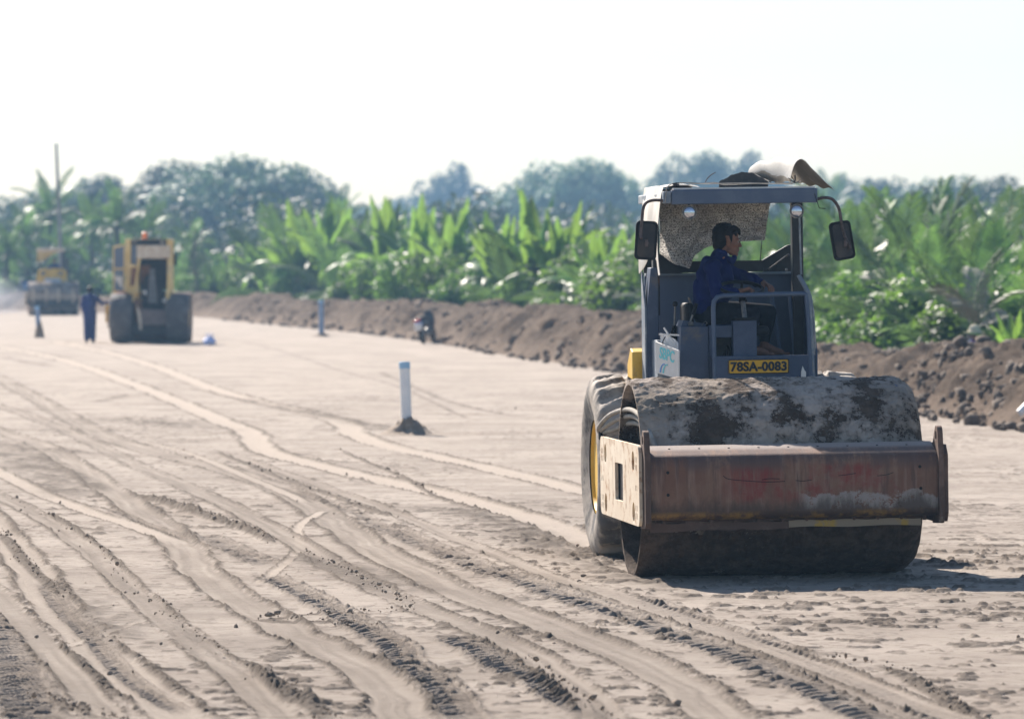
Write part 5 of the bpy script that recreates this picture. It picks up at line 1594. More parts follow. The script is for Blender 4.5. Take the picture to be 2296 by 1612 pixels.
# ------------------------------------------------------------------ far yellow roller driving this way
x, y = gp(118, 707)
fr_ = empty('road_roller', (x, y, 0), (0, 0, R(3)))
tag(fr_, 'distant yellow road roller with canopy driving towards the camera at far left', 'road roller', 'road rollers')
MB().lathe([(-1.10, .02), (-1.10, .73), (-1.06, .76), (1.06, .76), (1.10, .73), (1.10, .02)], 'x', 64, c=(0, 0, .76)).build('drum', M_DRUM, fr_, smooth=40)
m = MB().box(-1.18, 1.18, -1.1, -.92, .72, 1.0); m.build('front_beam', paint('tan_beam', (.30, .25, .20), (.42, .36, .30), .8, 0, 3), fr_, bevel=.02)
m = MB()
for xx in (-.85, -.25, .3, .95): m.box(xx - .03, xx + .03, -1.13, -.88, .55, 1.22)
m.build('beam_rib', M_CREAM, fr_, bevel=.01)
MB().box(-1.24, -1.15, -1.1, 1.1, .45, 1.02).build('side_plate', M_CREAM, fr_, bevel=.02)
MB().box(1.15, 1.22, -1.1, 1.1, .45, 1.02).build('side_plate', M_RUST, fr_, bevel=.02)
MB().box(-1.0, 1.05, -.98, -.92, .4, .72).build('scraper', M_BLKM, fr_)
MB().box(-.5, .5, 1.1, 3.9, .5, 1.3).build('chassis', M_BLKM, fr_, bevel=.02)
for sx in (-.85, .85):
    w = empty('wheel', (sx, 2.9, .76)); w.parent = fr_; KIDS.setdefault(fr_.name, []).append(w)
    put('tyre', tyre_mesh(.75, .58, .38, lugs=20, depth=.02), M_TYRE, w)
    MB().lathe([(-.2, .38), (-.1, .3), (-.05, .01)], 'x', 24).build('rim', M_YEL, w, smooth=40)
m = MB().plate([(-.78, 1.2), (.62, 1.2), (.60, 2.0), (.42, 2.12), (-.42, 2.14), (-.66, 2.06), (-.74, 1.8)], [], 1.2, 1.5, 'y')
m.build('dashboard', M_YEL, fr_, bevel=.03)
MB().box(-.40, .34, 1.17, 1.2, 1.42, 1.66).build('name_board', paint('pale_board', (.55, .62, .75), (.62, .68, .78), .5), fr_)
for xx in (-.47, .33): MB().lathe([(0, .10), (.05, .10)], 'y', 20, c=(xx, 1.14, 1.90)).build('headlight', M_STEEL, fr_)
MB().box(-.78, .48, 1.3, 3.0, 2.90, 3.05).build('canopy_roof', M_CREAM, fr_, bevel=.03)
for bx_ in ((-.70, -.62, 1.5, 1.58, 2.0, 2.9), (.38, .46, 1.5, 1.58, 2.0, 2.9), (-.70, -.62, 2.9, 2.98, 1.3, 2.9), (.38, .46, 2.9, 2.98, 1.3, 2.9)): MB().box(*bx_).build('canopy_post', M_DARKP, fr_)
MB().grid([[(-.72, 1.45, 2.9), (-.2, 1.45, 2.9), (.25, 1.45, 2.9)], [(-.74, 1.47, 2.7), (-.3, 1.5, 2.72), (.0, 1.5, 2.80)], [(-.76, 1.47, 2.42), (-.5, 1.5, 2.45), (-.3, 1.5, 2.6)]], .02).build('sun_sheet', M_YELD, fr_, smooth=60)
for sx in (-.86, .70): MB().box(sx - .07, sx + .07, 1.3, 1.33, 1.86, 2.14).tube([(sx, 1.32, 2.1), (sx * .8, 1.35, 2.3), (sx * .7, 1.4, 2.5)], .012, 6).build('mirror', M_BLACK, fr_, bevel=.01)
fx = Vector((x, y, 0))
dv = empty('person', (x - .08, y + 2.0, 1.80), (0, 0, 0))
tag(dv, 'driver in dark blue sitting at the wheel of the far roller', 'person')
b = MB(); hm = Matrix.Translation((0, 0, .68)) @ Matrix.Rotation(R(-90), 4, 'Z'); head_parts(b, hm)
b.limb([((0, 0, .62), .05), ((0, 0, .45), .09), ((0, 0, .1), .1)])
for s in (-1, 1):
    b.limb([((s * .17, 0, .47), .05), ((s * .26, -.12, .25), .04), ((s * .12, -.35, .3), .028)]); hand_parts(b, (s * .12, -.35, .3), (0, -1, 0), (0, 0, 1), s)
    b.limb([((s * .1, 0, .08), .08), ((s * .13, -.4, .12), .06), ((s * .13, -.45, -.35), .04), ((s * .13, -.6, -.42), .03)])
put('body', remesh(b, 'body', .016, 2), M_SKIN, dv)
b = MB(); hair_parts(b, hm); put('hair', remesh(b, 'hair', .014, 1), M_HAIR, dv)
b = MB().limb([((0, 0, .52), .08), ((0, 0, .42), .14), ((0, 0, .12), .15)], 14).limb([((-.17, 0, .47), .08), ((.17, 0, .47), .08)])
for s in (-1, 1): b.limb([((s * .17, 0, .47), .075), ((s * .26, -.12, .25), .06), ((s * .14, -.3, .29), .045)])
put('jacket', remesh(b, 'jacket', .02, 2), M_COV, dv)
b = MB()
for s in (-1, 1): b.limb([((s * .1, 0, .08), .11), ((s * .13, -.4, .12), .085), ((s * .13, -.45, -.3), .06)])
put('trousers', remesh(b, 'trousers', .02, 2), M_TROU, dv)

# blue truck far off at the left edge
x, y = gp(22, 697)
tk = empty('truck', (x, y + 14, 0), (0, 0, R(12)), .72)
tag(tk, 'small blue truck at the far left edge behind the dust', 'truck')
MB().box(-.95, .95, 1.2, 4.6, .95, 1.65).build('cargo_bed', paint('truck_blue', (.03, .05, .10), (.05, .075, .14), .4), tk, bevel=.03)
MB().plate([(-.4, .5), (1.2, .5), (1.2, 2.1), (.2, 2.1), (-.3, 1.35)], [], -.9, .9, 'x').build('cab', tk.id_data and bpy.data.materials['truck_blue'], tk, bevel=.06)
MB().plate([(-.28, 1.40), (.18, 2.0), (.16, 2.02), (-.30, 1.42)], [], -.78, .78, 'x').build('windscreen', M_LENS, tk)
MB().box(-.85, .85, -.48, -.40, .45, .75).build('bumper', M_WHITE, tk, bevel=.02)
for sx in (-.65, .65): MB().lathe([(-.46, .11), (-.41, .11)], 'y', 16, c=(sx, 0, .92)).build('headlight', M_LENS, tk)
for sx in (-.8, .8):
    for yy in (.3, 3.7): MB().lathe([(-.12, .34), (-.1, .38), (.1, .38), (.12, .34)], 'x', 24, c=(sx, yy, .38)).build('wheel', M_BLACK, tk)
# pale dust cloud drifting by the truck
dn = NT('dust'); dn.t.nodes.remove(dn.out)
o_ = dn.n('ShaderNodeOutputMaterial'); dn.out = o_
v = dn.n('ShaderNodeVolumePrincipled'); v.inputs['Color'].default_value = (.85, .87, .95, 1); ln_ = dn.n('ShaderNodeVectorMath', operation='LENGTH'); dn.l(dn.obj(), ln_.inputs[0])
dn.l(dn.math('MULTIPLY', dn.math('POWER', dn.math('SUBTRACT', 1.0, ln_.outputs['Value'], True), 1.5), dn.math('MULTIPLY', dn.ramp(dn.noise(1.8, 3), .3, .7), .45)), v.inputs['Density'])
dn.l(v.outputs[0], o_.inputs['Volume'])
x, y = gp(8, 700)
m = MB().ell((0, 0, 0), (1.0, 1.0, 1.0), 24, 14)
du = m.build('dust_cloud', dn.m, None, smooth=180)
du.location = (x - .6, y - 8, .55); du.scale = (3.2, 7, 1.7)
tag(du, kind='stuff')

# slim leaning utility pole at far left
d_ = 272.0; s_ = FPX / d_
ux = (137 - 1148) / s_; htop = CAM_H + (HZ - 325) / s_
up = empty('utility_pole', (ux - .0, d_, 0)); tag(up, 'slim grey utility pole rising above the trees at far left', 'utility pole')
MB().tube([(.1, 0, 0), (-.22, 0, htop)], [.12, .065], 14).build('pole', paint('pole_grey', (.22, .22, .23), (.3, .3, .3), .8), up, smooth=60)
MB().lathe([(htop - .02, .10), (htop + .03, .10)], 'z', 12, c=(-.22, 0, 0)).build('pole_cap', M_STEEL, up)
# ------------------------------------------------------------------ vegetation
L_BAN = leafmat('banana_leaf', [(.035, .10, .022), (.085, .21, .05), (.22, .31, .07)], .44, .46, (.34, .55, .08), 1.2)
L_PALM = leafmat('palm_leaf', [(.032, .085, .026), (.11, .21, .045), (.22, .30, .07)], .46, .34, (.14, .24, .07), 1.5)
L_BUSH = leafmat('bush_leaf', [(.030, .080, .022), (.10, .20, .04), (.24, .34, .06)], .5, .45, (.24, .42, .05), 1.4)
L_TREE = leafmat('tree_leaf', [(.075, .13, .09), (.14, .20, .12), (.22, .28, .16)], .58, .25, (.10, .17, .05), .8)
L_GRASS = leafmat('bright_leaf', [(.20, .38, .03), (.36, .52, .04), (.48, .52, .05)], .35, .45, (.34, .52, .06), 2.0)
L_SILV = leafmat('silvery_leaf', [(.11, .20, .13), (.20, .30, .20), (.30, .38, .28)], .35, .3, (.22, .34, .16), 2.0)
M_BARK = paint('bark', (.12, .10, .08), (.2, .17, .14), .9, 0, 5, bump=.6, fine=20)
M_STEM = paint('banana_stem', (.13, .16, .06), (.24, .20, .10), .7, 0, 5, bump=.3, fine=20)
M_DRY = paint('dry_leaf', (.24, .17, .09), (.34, .26, .15), .9, 0, 6)
rnd = random.Random(11)

def banana_leaf(L, w, droop, seed):
    """blade along +x from its stalk, folded along the midrib, edge torn here and there"""
    rn = random.Random(seed); n_ = 26; m = MB()
    mid = []
    x = z = 0.0; a = 0.0
    for i in range(n_ + 1):
        t = i / n_
        mid.append(Vector((x, 0, z)))
        a = -droop * t ** 1.6
        x += math.cos(a) * L / n_; z += math.sin(a) * L / n_
    wid = [0 if i < 4 else w * min(1, ((i - 3) / 4) ** .6) * min(1, ((n_ + .4 - i) / 13) ** .8) for i in range(n_ + 1)]
    for s in (-1, 1):
        i = 4
        while i < n_:
            k = min(n_, i + rn.choice((1, 1, 2, 2, 3, 5)))
            sag = rn.uniform(.05, 1.1)
            row0 = [mid[q] for q in range(i, k + 1)]
            row1 = [mid[q] + Vector((.02 * L * 0, s * wid[q] * .55, .10 * wid[q] - sag * .1 * wid[q])) for q in range(i, k + 1)]
            row2 = [mid[q] + Vector((0, s * wid[q] * (1 - .10 * rn.random()), .05 * wid[q] - sag * .8 * wid[q])) for q in range(i, k + 1)]
            row2[-1] = row2[-1].lerp(row1[-1], .25) if k < n_ else row2[-1]
            m.grid([row0, row1, row2])
            i = k
    m.tube([p for p in mid[::2]], [.028 - .022 * q / (len(mid[::2]) - 1) for q in range(len(mid[::2]))], 6)
    return m.mesh('leaf', 180, fix=False)
BL = [banana_leaf(2.6, .28, .8, 1), banana_leaf(2.4, .26, 1.5, 2), banana_leaf(2.7, .29, .35, 3), banana_leaf(2.1, .25, 2.1, 4)]
for me in BL: me.materials.append(L_BAN)
def banana(name, loc, H, label, seed, group='banana plants beyond the soil bank', lean=0):
    """H is the height of the highest leaf tip"""
    rn = random.Random(seed)
    r = empty(name, (loc[0], loc[1], 0), (0, 0, rn.uniform(0, 6)))
    tag(r, label, 'banana plant', group)
    st = H * .40
    MB().tube([(0, 0, -.1), (.03, .02, st * .6), (.0, .05, st)], [.16, .09], 12, 3).build('stem', M_STEM, r, smooth=60)
    n_ = rn.randint(14, 18)
    for k in range(n_):
        el = rn.uniform(58, 86) if k < n_ * .4 else rn.uniform(18, 62)
        az = k * 137.5 + rn.uniform(-15, 15)
        me = BL[2] if el > 68 else (BL[0] if el > 45 else (BL[1] if el > 28 else BL[3]))
        o = bpy.data.objects.new('leaf', me); COL.objects.link(o); o.parent = r; KIDS.setdefault(r.name, []).append(o)
        sc = (H - st) / 2.5 * rn.uniform(.85, 1.08)
        o.scale = (sc, sc * rn.uniform(.9, 1.25), sc)
        o.location = (0, .03, st * rn.uniform(.86, 1.0)); o.rotation_euler = (rn.uniform(-.5, .5), -R(el), R(az))
    o = MB().grid([[(.1, .1, st * .9), (.16, .02, st * .9)], [(.24, .14, st * .6), (.28, .03, st * .6)], [(.22, .16, st * .2), (.26, .06, st * .2)]]).build('dry_leaf', M_DRY, r)
    return r

def frond(L, droop, nl, ll, seed, up=.25):
    rn = random.Random(seed); m = MB(); pts = []
    x = z = 0.0; n_ = 18
    for i in range(n_ + 1):
        t = i / n_; pts.append(Vector((x, 0, z))); a = up - droop * t ** 1.4
        x += math.cos(a) * L / n_; z += math.sin(a) * L / n_
    m.tube(pts, [.03 - .024 * i / n_ for i in range(n_ + 1)], 5)
    for k in range(nl):
        t = .16 + .84 * k / nl; i = min(int(t * n_), n_ - 1); f = t * n_ - i
        p = pts[i].lerp(pts[i + 1], f); d = (pts[i + 1] - pts[i]).normalized()
        l = ll * (math.sin(math.pi * min(.12 + t * .86, 1)) ** .6) * rn.uniform(.85, 1.1) + .08
        for s in (-1, 1):
            dr = (d * .75 + Vector((0, s * .8, .18 + rn.uniform(-.1, .1)))).normalized()
            w = .046; e = p + dr * l * .6 + Vector((0, 0, -.03 * l)); e2 = p + dr * l + Vector((0, 0, -.28 * l))
            m.add([p - d * w * .6, p + d * w * .6, e + d * w, e - d * w, e2], [(0, 1, 2, 3), (3, 2, 4)])
    return m.mesh('frond', None, fix=False)
FR = [frond(3.3, 1.1, 26, .75, 1), frond(3.0, 1.8, 25, .7, 2), frond(3.5, .55, 28, .7, 3, up=.1)]
for me in FR: me.materials.append(L_PALM)
def palm(loc, H, label, seed, group='palms beyond the soil bank', trunk=.35, sc=1.0, nf=15, up=(5, 85), cat='palm'):
    rn = random.Random(seed)
    r = empty('palm_tree', (loc[0], loc[1], 0), (0, 0, rn.uniform(0, 6))); tag(r, label, cat, group)
    th = H * trunk
    MB().tube([(0, 0, -.1), (.05, 0, th * .5), (.0, .06, th)], [.17, .12], 10, 3).build('trunk', M_BARK, r, smooth=60)
    s0 = (H - th) / 3.0 * sc
    for k in range(nf):
        el = up[1] - (up[1] - up[0]) * (k / (nf - 1)) ** .8
        me = FR[2] if el > 62 else (FR[0] if el > 30 else FR[1])
        o = bpy.data.objects.new('frond', me); COL.objects.link(o); o.parent = r; KIDS.setdefault(r.name, []).append(o)
        q = s0 * rn.uniform(.85, 1.08); o.scale = (q, q, q)
        o.location = (0, .05, th * .98); o.rotation_euler = (rn.uniform(-.7, .7), -R(el), R(k * 137.5 + rn.uniform(-12, 12)))
    return r

def leaf_cloud(name, spheres, per, size, mat, seed, flat=.5):
    """many separate leaves on and inside a set of clumps"""
    g = np.random.default_rng(seed); V = []
    for (c, r) in spheres:
        k = int(per * (r if np.isscalar(r) else max(r)) ** 2)
        d = g.normal(size=(k, 3)); d /= np.linalg.norm(d, axis=1)[:, None]
        rad = g.random(k) ** .28
        p = np.array(c) + d * rad[:, None] * np.array(r if hasattr(r, '__len__') else (r, r, r))
        nrm = d + g.normal(scale=.7, size=(k, 3)) + np.array([0, 0, flat]); nrm /= np.linalg.norm(nrm, axis=1)[:, None]
        t = np.cross(nrm, g.normal(size=(k, 3))); t /= np.linalg.norm(t, axis=1)[:, None]
        b = np.cross(nrm, t); s = size * g.uniform(.6, 1.3, (k, 1))
        V.append(np.stack([p - t * s, p + b * s * .42 + nrm * s * .08, p + t * s, p - b * s * .42 + nrm * s * .08], 1))
    V = np.concatenate(V).reshape(-1, 3)
    F = np.arange(len(V)).reshape(-1, 4)
    me = npmesh(name, V, F, False); me.materials.append(mat)
    return me
def clumps(rx, ry, rz, cz, n_, r0, r1, seed):
    g = np.random.default_rng(seed); out = []
    for _ in range(n_):
        d = g.normal(size=3); d /= np.linalg.norm(d); q = g.random() ** .4
        out.append(((d[0] * rx * q, d[1] * ry * q, cz + d[2] * rz * q), g.uniform(r0, r1)))
    return out
# tree crowns (unit: about 7 m tall), bushes (about 2.4 m tall)
TREES = []
for k in range(4):
    cl = clumps(2.5, 2.5, 1.95, 4.6, 60, .5, 1.0, 30 + k)
    TREES.append((leaf_cloud('crown', cl, 230, .17, L_TREE, 40 + k), cl))
BUSH = [leaf_cloud('foliage', clumps(1.0, 1.0, .85, 1.15, 16, .25, .55, 60 + k), 1500, .085, L_BUSH, 70 + k) for k in range(4)]
BRIGHT = leaf_cloud('foliage', clumps(.8, .8, .4, .6, 12, .2, .4, 81), 900, .10, L_GRASS, 82)
TRK = []
for k in range(4):
    g = random.Random(k); m = MB(); m.tube([(0, 0, -.2), (.1, 0, 1.4), (-.05, .1, 2.8), (.1, 0, 4.2)], [.22, .10], 10, 3)
    for c, r_ in TREES[k][1][:9]:
        m.tube([(.05, 0, g.uniform(1.8, 3.2)), (c[0] * .5, c[1] * .5, (c[2] + 2.6) / 2), c], [.08, .03], 6, 2)
    me = m.mesh('trunk', 60); me.materials.append(M_BARK); TRK.append(me)
def tree(loc, H, label, k, sx=1.0, group='broad trees on the skyline'):
    r = empty('broadleaf_tree', (loc[0], loc[1], 0), (0, 0, k * 1.7)); s = H / 7.0
    r.scale = (s * sx, s * sx, s); tag(r, label, 'tree', group)
    put_link('trunk', TRK[k % 4], r); put_link('crown', TREES[k % 4][0], r)
    return r
def put_link(name, me, parent):
    o = bpy.data.objects.new(name, me); COL.objects.link(o); o.parent = parent; KIDS.setdefault(parent.name, []).append(o); return o
def bush(loc, H, label, k, sx=1.0, group='bushes beyond the soil bank', me=None, zs=1.0):
    r = bpy.data.objects.new('bush', me or BUSH[k % 4]); COL.objects.link(r)
    r.location = (loc[0], loc[1], -.05); s = H / 2.45
    r.rotation_euler = (0, 0, k * 1.3); r.scale = (s * sx, s * sx, s)
    tag(r, label, 'bush', group); return r
def hgt(ytop, d): return CAM_H + (HZ - ytop) * d / FPX
def far(px, d): return ((px - 1148.0) * d / FPX, d)

# banana plants: column, metres behind the bank's foot, row of the top leaf
for k, (px, ex, yt, lab) in enumerate((
        (1205, 5.5, 424, 'tallest banana plant with upright leaves behind the soil bank left of the near roller'),
        (1262, 7.5, 452, 'banana plant with leaves fanned right, just right of the tallest banana plant'),
        (1120, 8, 468, 'banana plant with left-leaning leaves beside the tallest banana plant'),
        (1010, 14, 450, 'banana plant above the scooter, right part of the banana thicket'),
        (940, 12, 452, 'banana plant directly behind and above the parked scooter'),
        (865, 10, 448, 'banana plant with a pale upright leaf in the middle of the thicket'),
        (800, 13, 436, 'banana plant with dark pointed leaves, middle left of the thicket'),
        (735, 8, 446, 'banana plant above the post by the soil bank'),
        (668, 7, 455, 'banana plant with bright spread leaves at the left end of the thicket'),
        (602, 9, 500, 'lower banana plant with drooping leaves at the far left end of the thicket'),
        (905, 24, 462, 'banana plant standing further back behind the thicket'),
        (1335, 6.5, 505, 'banana plant partly hidden by the left mirror of the near roller'),
        (1400, 16, 500, 'banana plant close left of the near roller canopy'),
        (2275, 5, 680, 'young banana plant at the right edge just behind the bank'),
        (520, 14, 560, 'small banana plant right of the yellow roller'))):
    loc = behind(px, ex); banana('banana_plant', loc, hgt(yt, loc[1]), lab, 100 + k)
# palms
for k, (px, ex, yt, lab, tr) in enumerate((
        (1905, 13, 398, 'palm with upright fronds beside the right mirror of the near roller', .12),
        (1850, 22, 420, 'palm rising right behind the canopy of the near roller', .15),
        (1985, 18, 415, 'palm with feathery fronds between right mirror and the right edge', .15),
        (2065, 24, 402, 'palm with tall drooping fronds above the hatted person', .2),
        (2140, 16, 425, 'dense low palm above left of the hatted person', .15),
        (2225, 26, 408, 'palm with pale fronds near the right edge', .22),
        (2290, 18, 440, 'palm cut off by the right edge of the view', .2),
        (1760, 20, 452, 'palm seen through the cab of the near roller', .15),
        (1640, 26, 470, 'palm hidden mostly by the driver and the foil mat', .2),
        (2035, 8, 560, 'short fan-like palm beside the right mirror', .05),
        (1935, 6, 640, 'low palm shoot behind the bank below the right mirror', .03),
        (1440, 24, 480, 'palm peeking left of the near roller canopy', .2))):
    loc = behind(px, ex); palm(loc, hgt(yt, loc[1]) * .88, lab, 200 + k, trunk=tr)
for k, (px, ex, yt, lab) in enumerate((
        (632, 6, 470, 'spiky fan palm at the left end of the banana thicket'), (700, 12, 462, 'fan palm among the banana plants above the post'), (775, 7, 480, 'fan palm left of centre in the thicket'), 
        (1165, 4, 545, 'low fan palm at the foot of the tallest banana plant'), (1380, 6, 530, 'low fan palm left of the near roller'),
        (1835, 7, 520, 'arching palm beside the right canopy post'), (1885, 12, 455, 'arching palm behind the right mirror'), (1925, 7, 540, 'arching palm right below the right mirror'), (2015, 16, 440, 'arching palm deep in the right palms'),
        (2060, 8, 520, 'arching palm left of the hatted person'), (2100, 13, 455, 'tall arching palm above the hatted person'), (2145, 7, 560, 'low arching palm above the hat'), (2245, 8, 520, 'arching palm right of the dead palm'),
        (1560, 8, 520, 'arching palm seen behind the driver back'), (1680, 8, 500, 'arching palm seen right of the driver head'), (1745, 10, 480, 'arching palm left of the right canopy post'),
        (490, 8, 560, 'low fan palm right of the yellow roller'), (400, 12, 560, 'low fan palm behind the yellow roller'))):
    loc = behind(px, ex); palm(loc, hgt(yt, loc[1]) * .9, lab, 400 + k, 'fan palms among the greenery', trunk=.06, sc=1.05, nf=13, up=(20, 84))
# the bare pale trunk with thick stubby fronds
loc = behind(2178, 4.2); pt = palm(loc, hgt(575, loc[1]), 'pale dead palm with bare curved fronds near the right edge', 231, trunk=.45, nf=7, up=(25, 70))
for o in KIDS[pt.name]:
    if o.name.startswith('frond'):
        o.data = o.data.copy(); o.data.materials.clear(); o.data.materials.append(paint('pale_frond', (.20, .20, .15), (.28, .27, .22), .6) if 'pale_frond' not in bpy.data.materials else bpy.data.materials['pale_frond'])
# bushes
for k, (px, ex, yt, lab, sx) in enumerate((
        (455, 6, 600, 'leafy bush right of the yellow roller', 1.3), (560, 9, 585, 'bush between the yellow roller and the post', 1.2), (640, 5, 620, 'low bush behind the bank left of the middle post', 1.4),
        (770, 5, 580, 'rounded bush right of the post by the bank', 1.1), (850, 4.5, 560, 'dark bush left of the scooter', 1.1), (905, 6, 545, 'rounded leafy bush behind the scooter', 1.1),
        (975, 5, 540, 'bright-topped bush right of the scooter', 1.1), (1045, 5, 575, 'bush with small round leaves right of the scooter', 1.1), (1095, 9, 560, 'bush left of the tallest banana plant', 1.2),
        (1150, 4, 640, 'low bush at the foot of the tallest banana plant', 1.2), (1285, 5, 560, 'dark bush right of the tallest banana plant', 1.3), (1350, 8, 500, 'tall dark bush left of the near roller mirror', 1.2),
        (1405, 6, 560, 'dark bush touching the near roller in the view', 1.3), (1500, 9, 540, 'bush seen through the cab under the foil mat', 1.5), (1600, 9, 560, 'bush behind the driver', 1.5), (1700, 9, 540, 'bush right of the driver seen through the cab', 1.5),
        (1790, 8, 540, 'bush seen beside the right canopy post', 1.4), (1860, 6, 610, 'dark bush below the right mirror', 1.3), (1960, 7, 580, 'broad dark bush right of the right mirror', 1.4), (2020, 4.5, 650, 'low dark bush behind the bank left of the hatted person', 1.3),
        (2090, 7, 590, 'glossy dark bush with many small leaves', 1.4), (2150, 9, 570, 'dark bush behind the dead palm', 1.4), (2230, 8, 610, 'dark bush behind the young banana plant', 1.4), (2290, 12, 580, 'bush at the right edge', 1.5),
        (370, 12, 590, 'bush behind the yellow roller', 1.4), (300, 16, 600, 'bush hidden behind the yellow roller cab', 1.5), (210, 20, 590, 'bush above the worker in coveralls', 1.6), (120, 26, 600, 'bush behind the far roller', 1.8), (40, 20, 610, 'bush above the blue truck', 1.8),
        (680, 18, 560, 'bush deep in the banana thicket', 1.4), (800, 22, 540, 'bush behind the middle of the thicket', 1.5), (1010, 22, 545, 'bush behind the right part of the thicket', 1.5), (1180, 20, 540, 'bush behind the tallest banana plant', 1.6))):
    loc = behind(px, ex); bush(loc, hgt(yt, loc[1]), lab, k, sx)
for k, (px, ex, yt, lab) in enumerate(((930, 2.8, 655, 'bright yellow-green bush just behind the bank left of the scooter handlebar'), (1005, 2.8, 668, 'bright yellow-green bush just behind the bank right of the scooter'), (1060, 2.8, 660, 'bright green clump left of the tallest banana stem'),
        (590, 3, 650, 'yellow-green clump left of the middle post'), (700, 3, 652, 'yellow-green clump right above the middle post'), (1880, 2.6, 735, 'bright clump behind the bank beside the near roller'), (1960, 3, 745, 'bright clump on the bank below the dark palm'),
        (2040, 3, 765, 'bright clump left of the hatted person'), (2262, 3, 738, 'bright clump right of the hatted person'))):
    loc = behind(px, ex - .8); bush(loc, hgt(yt - 12, loc[1]), lab, k, 1.0, 'bright clumps on top of the bank', BRIGHT)
# skyline trees: column, distance, top row, crown width factor
for k, (px, d, yt, sx, lab) in enumerate((
        (520, 330, 335, 1.6, 'largest rounded tree on the skyline right of the yellow roller'), (440, 345, 368, 1.5, 'left shoulder of the large skyline tree group'), (610, 340, 372, 1.5, 'right shoulder of the large skyline tree group'),
        (385, 350, 415, 1.1, 'tree filling the gap left of the large rounded tree'), (690, 400, 428, 1.2, 'faded tree sloping down right of the large tree'),
        (250, 350, 398, 1.3, 'dark tree behind the yellow roller cab'), (175, 350, 400, 1.2, 'tree right of the utility pole'), (90, 340, 430, 1.3, 'tree behind the utility pole'), (10, 340, 470, 1.4, 'tree at the left edge of the skyline'),
        (310, 370, 430, 1.2, 'tree between the pole and the large rounded tree'),
        (1010, 620, 366, .9, 'faint far tree rising above the banana thicket'), (930, 640, 440, 1.3, 'faint low tree left of the faint far tree'), (850, 640, 450, 1.3, 'very faint treetops above the thicket'),
        (1275, 420, 362, 1.5, 'hazy round tree left of the near roller canopy'), (1190, 440, 392, 1.2, 'left part of the hazy tree group'), (1370, 430, 388, 1.2, 'right part of the hazy tree group'), (1100, 480, 430, 1.4, 'low hazy tree between thicket and hazy group'),
        (1550, 520, 345, .9, 'faint round treetop above the canopy left half'), (1690, 560, 340, .8, 'faint treetop behind the curled sheet'), (1620, 520, 400, 1.3, 'hazy tree behind the roller canopy'),
        (1990, 420, 388, 1.5, 'hazy tree on the skyline right of the curled sheet'), (2110, 380, 400, 1.3, 'hazy tree above the palms right of centre'), (2270, 300, 395, 1.3, 'tree on the skyline at the right edge'), (1900, 450, 405, 1.2, 'hazy tree right behind the curled sheet'), (2190, 330, 418, 1.2, 'hazy tree left of the right edge'))):
    d *= 1.4; loc = far(px, d); tree(loc, hgt(yt, d), lab, k, sx)
for k, (px, d, yt, lab) in enumerate(((112, 330, 362, 'tall coconut palm beside the utility pole'), (265, 300, 395, 'coconut palm behind the yellow roller cab'), (205, 310, 410, 'coconut palm between pole and yellow roller'), (60, 315, 450, 'coconut palm above the far roller'), (330, 305, 430, 'coconut palm right of the yellow roller beacon'),
        (765, 420, 402, 'faint coconut palm above the banana thicket'), (1862, 520, 365, 'faint palm right of the curled sheet'), (15, 300, 490, 'coconut palm at the left edge'), (150, 295, 480, 'low coconut palm behind the far roller canopy'), (430, 300, 470, 'coconut palm left of the large rounded tree'), (2135, 200, 372 + 20, 'coconut palm poking above the right palms'))):
    loc = far(px, d); palm(loc, hgt(yt, d), lab, 300 + k, 'coconut palms in the distance', trunk=.62, sc=.85, nf=22, up=(-30, 80), cat='palm')
# thin leafless tree near the yellow roller
x, y = behind(437, 3)
m = MB().tube([(0, 0, 0), (.1, 0, 1.2), (-.05, 0, 2.6), (.02, 0, 4.0)], [.09, .03], 8, 3)
for k in range(16):
    z = 1.3 + k * .17; a = k * 2.4; m.tube([(.03, 0, z), (.4 * math.cos(a), .4 * math.sin(a), z + .3), (.8 * math.cos(a), .8 * math.sin(a), z + .75)], [.025, .006], 5, 2)
th_ = m.build('trunk', M_BARK, None, smooth=60); tr_ = empty('bare_tree', (x, y, 0)); th_.parent = tr_; KIDS[tr_.name] = [th_]
put_link('crown', leaf_cloud('crown', clumps(.8, .8, 1.0, 3.0, 14, .15, .3, 5), 300, .08, L_TREE, 6), tr_)
tag(tr_, 'thin nearly bare tree just right of the yellow roller', 'tree')

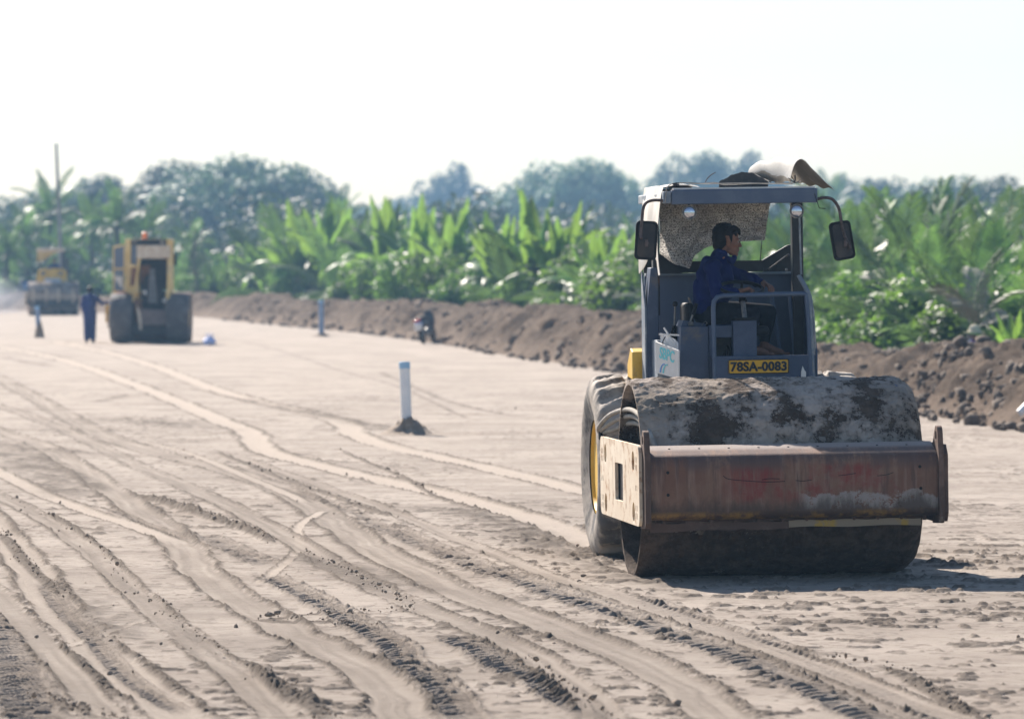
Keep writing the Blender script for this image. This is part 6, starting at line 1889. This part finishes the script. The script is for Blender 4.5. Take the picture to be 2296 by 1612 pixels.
# undergrowth: uncountable leaves and blades all along behind the bank
g = np.random.default_rng(77)
def blades(name, n_, w0, w1, h0, h1, mat, leafy=.5, dens=1.0, wid=.05):
    i = (len(BANK) * g.random(n_) ** 1.0).astype(int)
    B = BANK[i]; w = g.uniform(w0, w1, n_)
    sp_ = 1 + B[:, 1] / 150.0
    x = B[:, 0] + B[:, 2] * w * sp_ + g.normal(0, .3, n_); y = B[:, 1] + B[:, 3] * w * sp_ + g.normal(0, .5, n_)
    hh = g.uniform(h0, h1, n_) * (1 + .5 * vnoise(x * .5, y * .5, seed=6))
    a = g.uniform(0, 2 * np.pi, n_); lean = g.uniform(.1, .8, n_) * leafy
    wd = wid * g.uniform(.6, 1.6, n_)
    dx, dy = np.cos(a), np.sin(a); px_, py_ = -dy * wd, dx * wd
    z0 = np.full(n_, 0.0) + g.random(n_) * hh * .5
    b0 = np.stack([x - px_ * .5, y - py_ * .5, z0], -1); b1 = np.stack([x + px_ * .5, y + py_ * .5, z0], -1)
    mx, my, mz = x + dx * lean * hh * .4, y + dy * lean * hh * .4, z0 + hh * .55
    c0 = np.stack([mx + px_, my + py_, mz], -1); c1 = np.stack([mx - px_, my - py_, mz], -1)
    tp_ = np.stack([x + dx * lean * hh, y + dy * lean * hh, z0 + hh * .75], -1)
    V = np.stack([b0, b1, c0, c1, tp_, tp_], 1).reshape(-1, 3)
    k = np.arange(n_)[:, None] * 6
    F = np.concatenate([k + np.array([[0, 1, 2, 3]]), k + np.array([[3, 2, 4, 5]])])
    o = put(name, npmesh(name, V, F, False), mat); tag(o, kind='stuff'); return o
blades('undergrowth', 52000, 3.2, 8.5, .5, 1.5, L_BUSH, .9, wid=.10)
blades('undergrowth', 24000, 2.4, 5.0, .4, .9, L_GRASS, 1.0, wid=.06)
blades('undergrowth', 15000, 3.0, 5.5, .8, 1.5, L_SILV, 1.1, wid=.04)
blades('undergrowth', 30000, 8, 22, 1.0, 2.2, L_PALM, .8, wid=.14)
# the far wood behind, one mass
g = np.random.default_rng(5); sp_ = []
for _ in range(520):
    px = g.uniform(-500, 2800); d = g.uniform(330, 480); h = g.uniform(1.0, 5.5)
    sp_.append((((px - 1148) * d / FPX, d, h), (2.2, 2.2, 1.6)))
for _ in range(360):
    px = g.uniform(300, 2700); x0, y0 = behind(px, g.uniform(18, 60)); sp_.append(((x0, y0, g.uniform(.5, 2.4)), (1.6, 1.6, 1.2)))
o = put('far_wood', leaf_cloud('far_wood', sp_, 22, .34, L_TREE, 9), L_TREE); tag(o, kind='stuff')

# ------------------------------------------------------------------ haze
hzm = NT('haze')
v = hzm.n('ShaderNodeVolumePrincipled')
v.inputs['Color'].default_value = (.38, .66, 1.0, 1)
v.inputs['Density'].default_value = .00042
v.inputs['Anisotropy'].default_value = .2
hzm.l(v.outputs[0], hzm.out.inputs['Volume'])
o = MB().box(-760, 760, -30, 1260, -1.2, 48).build('haze', hzm.m, None)
tag(o, kind='stuff')
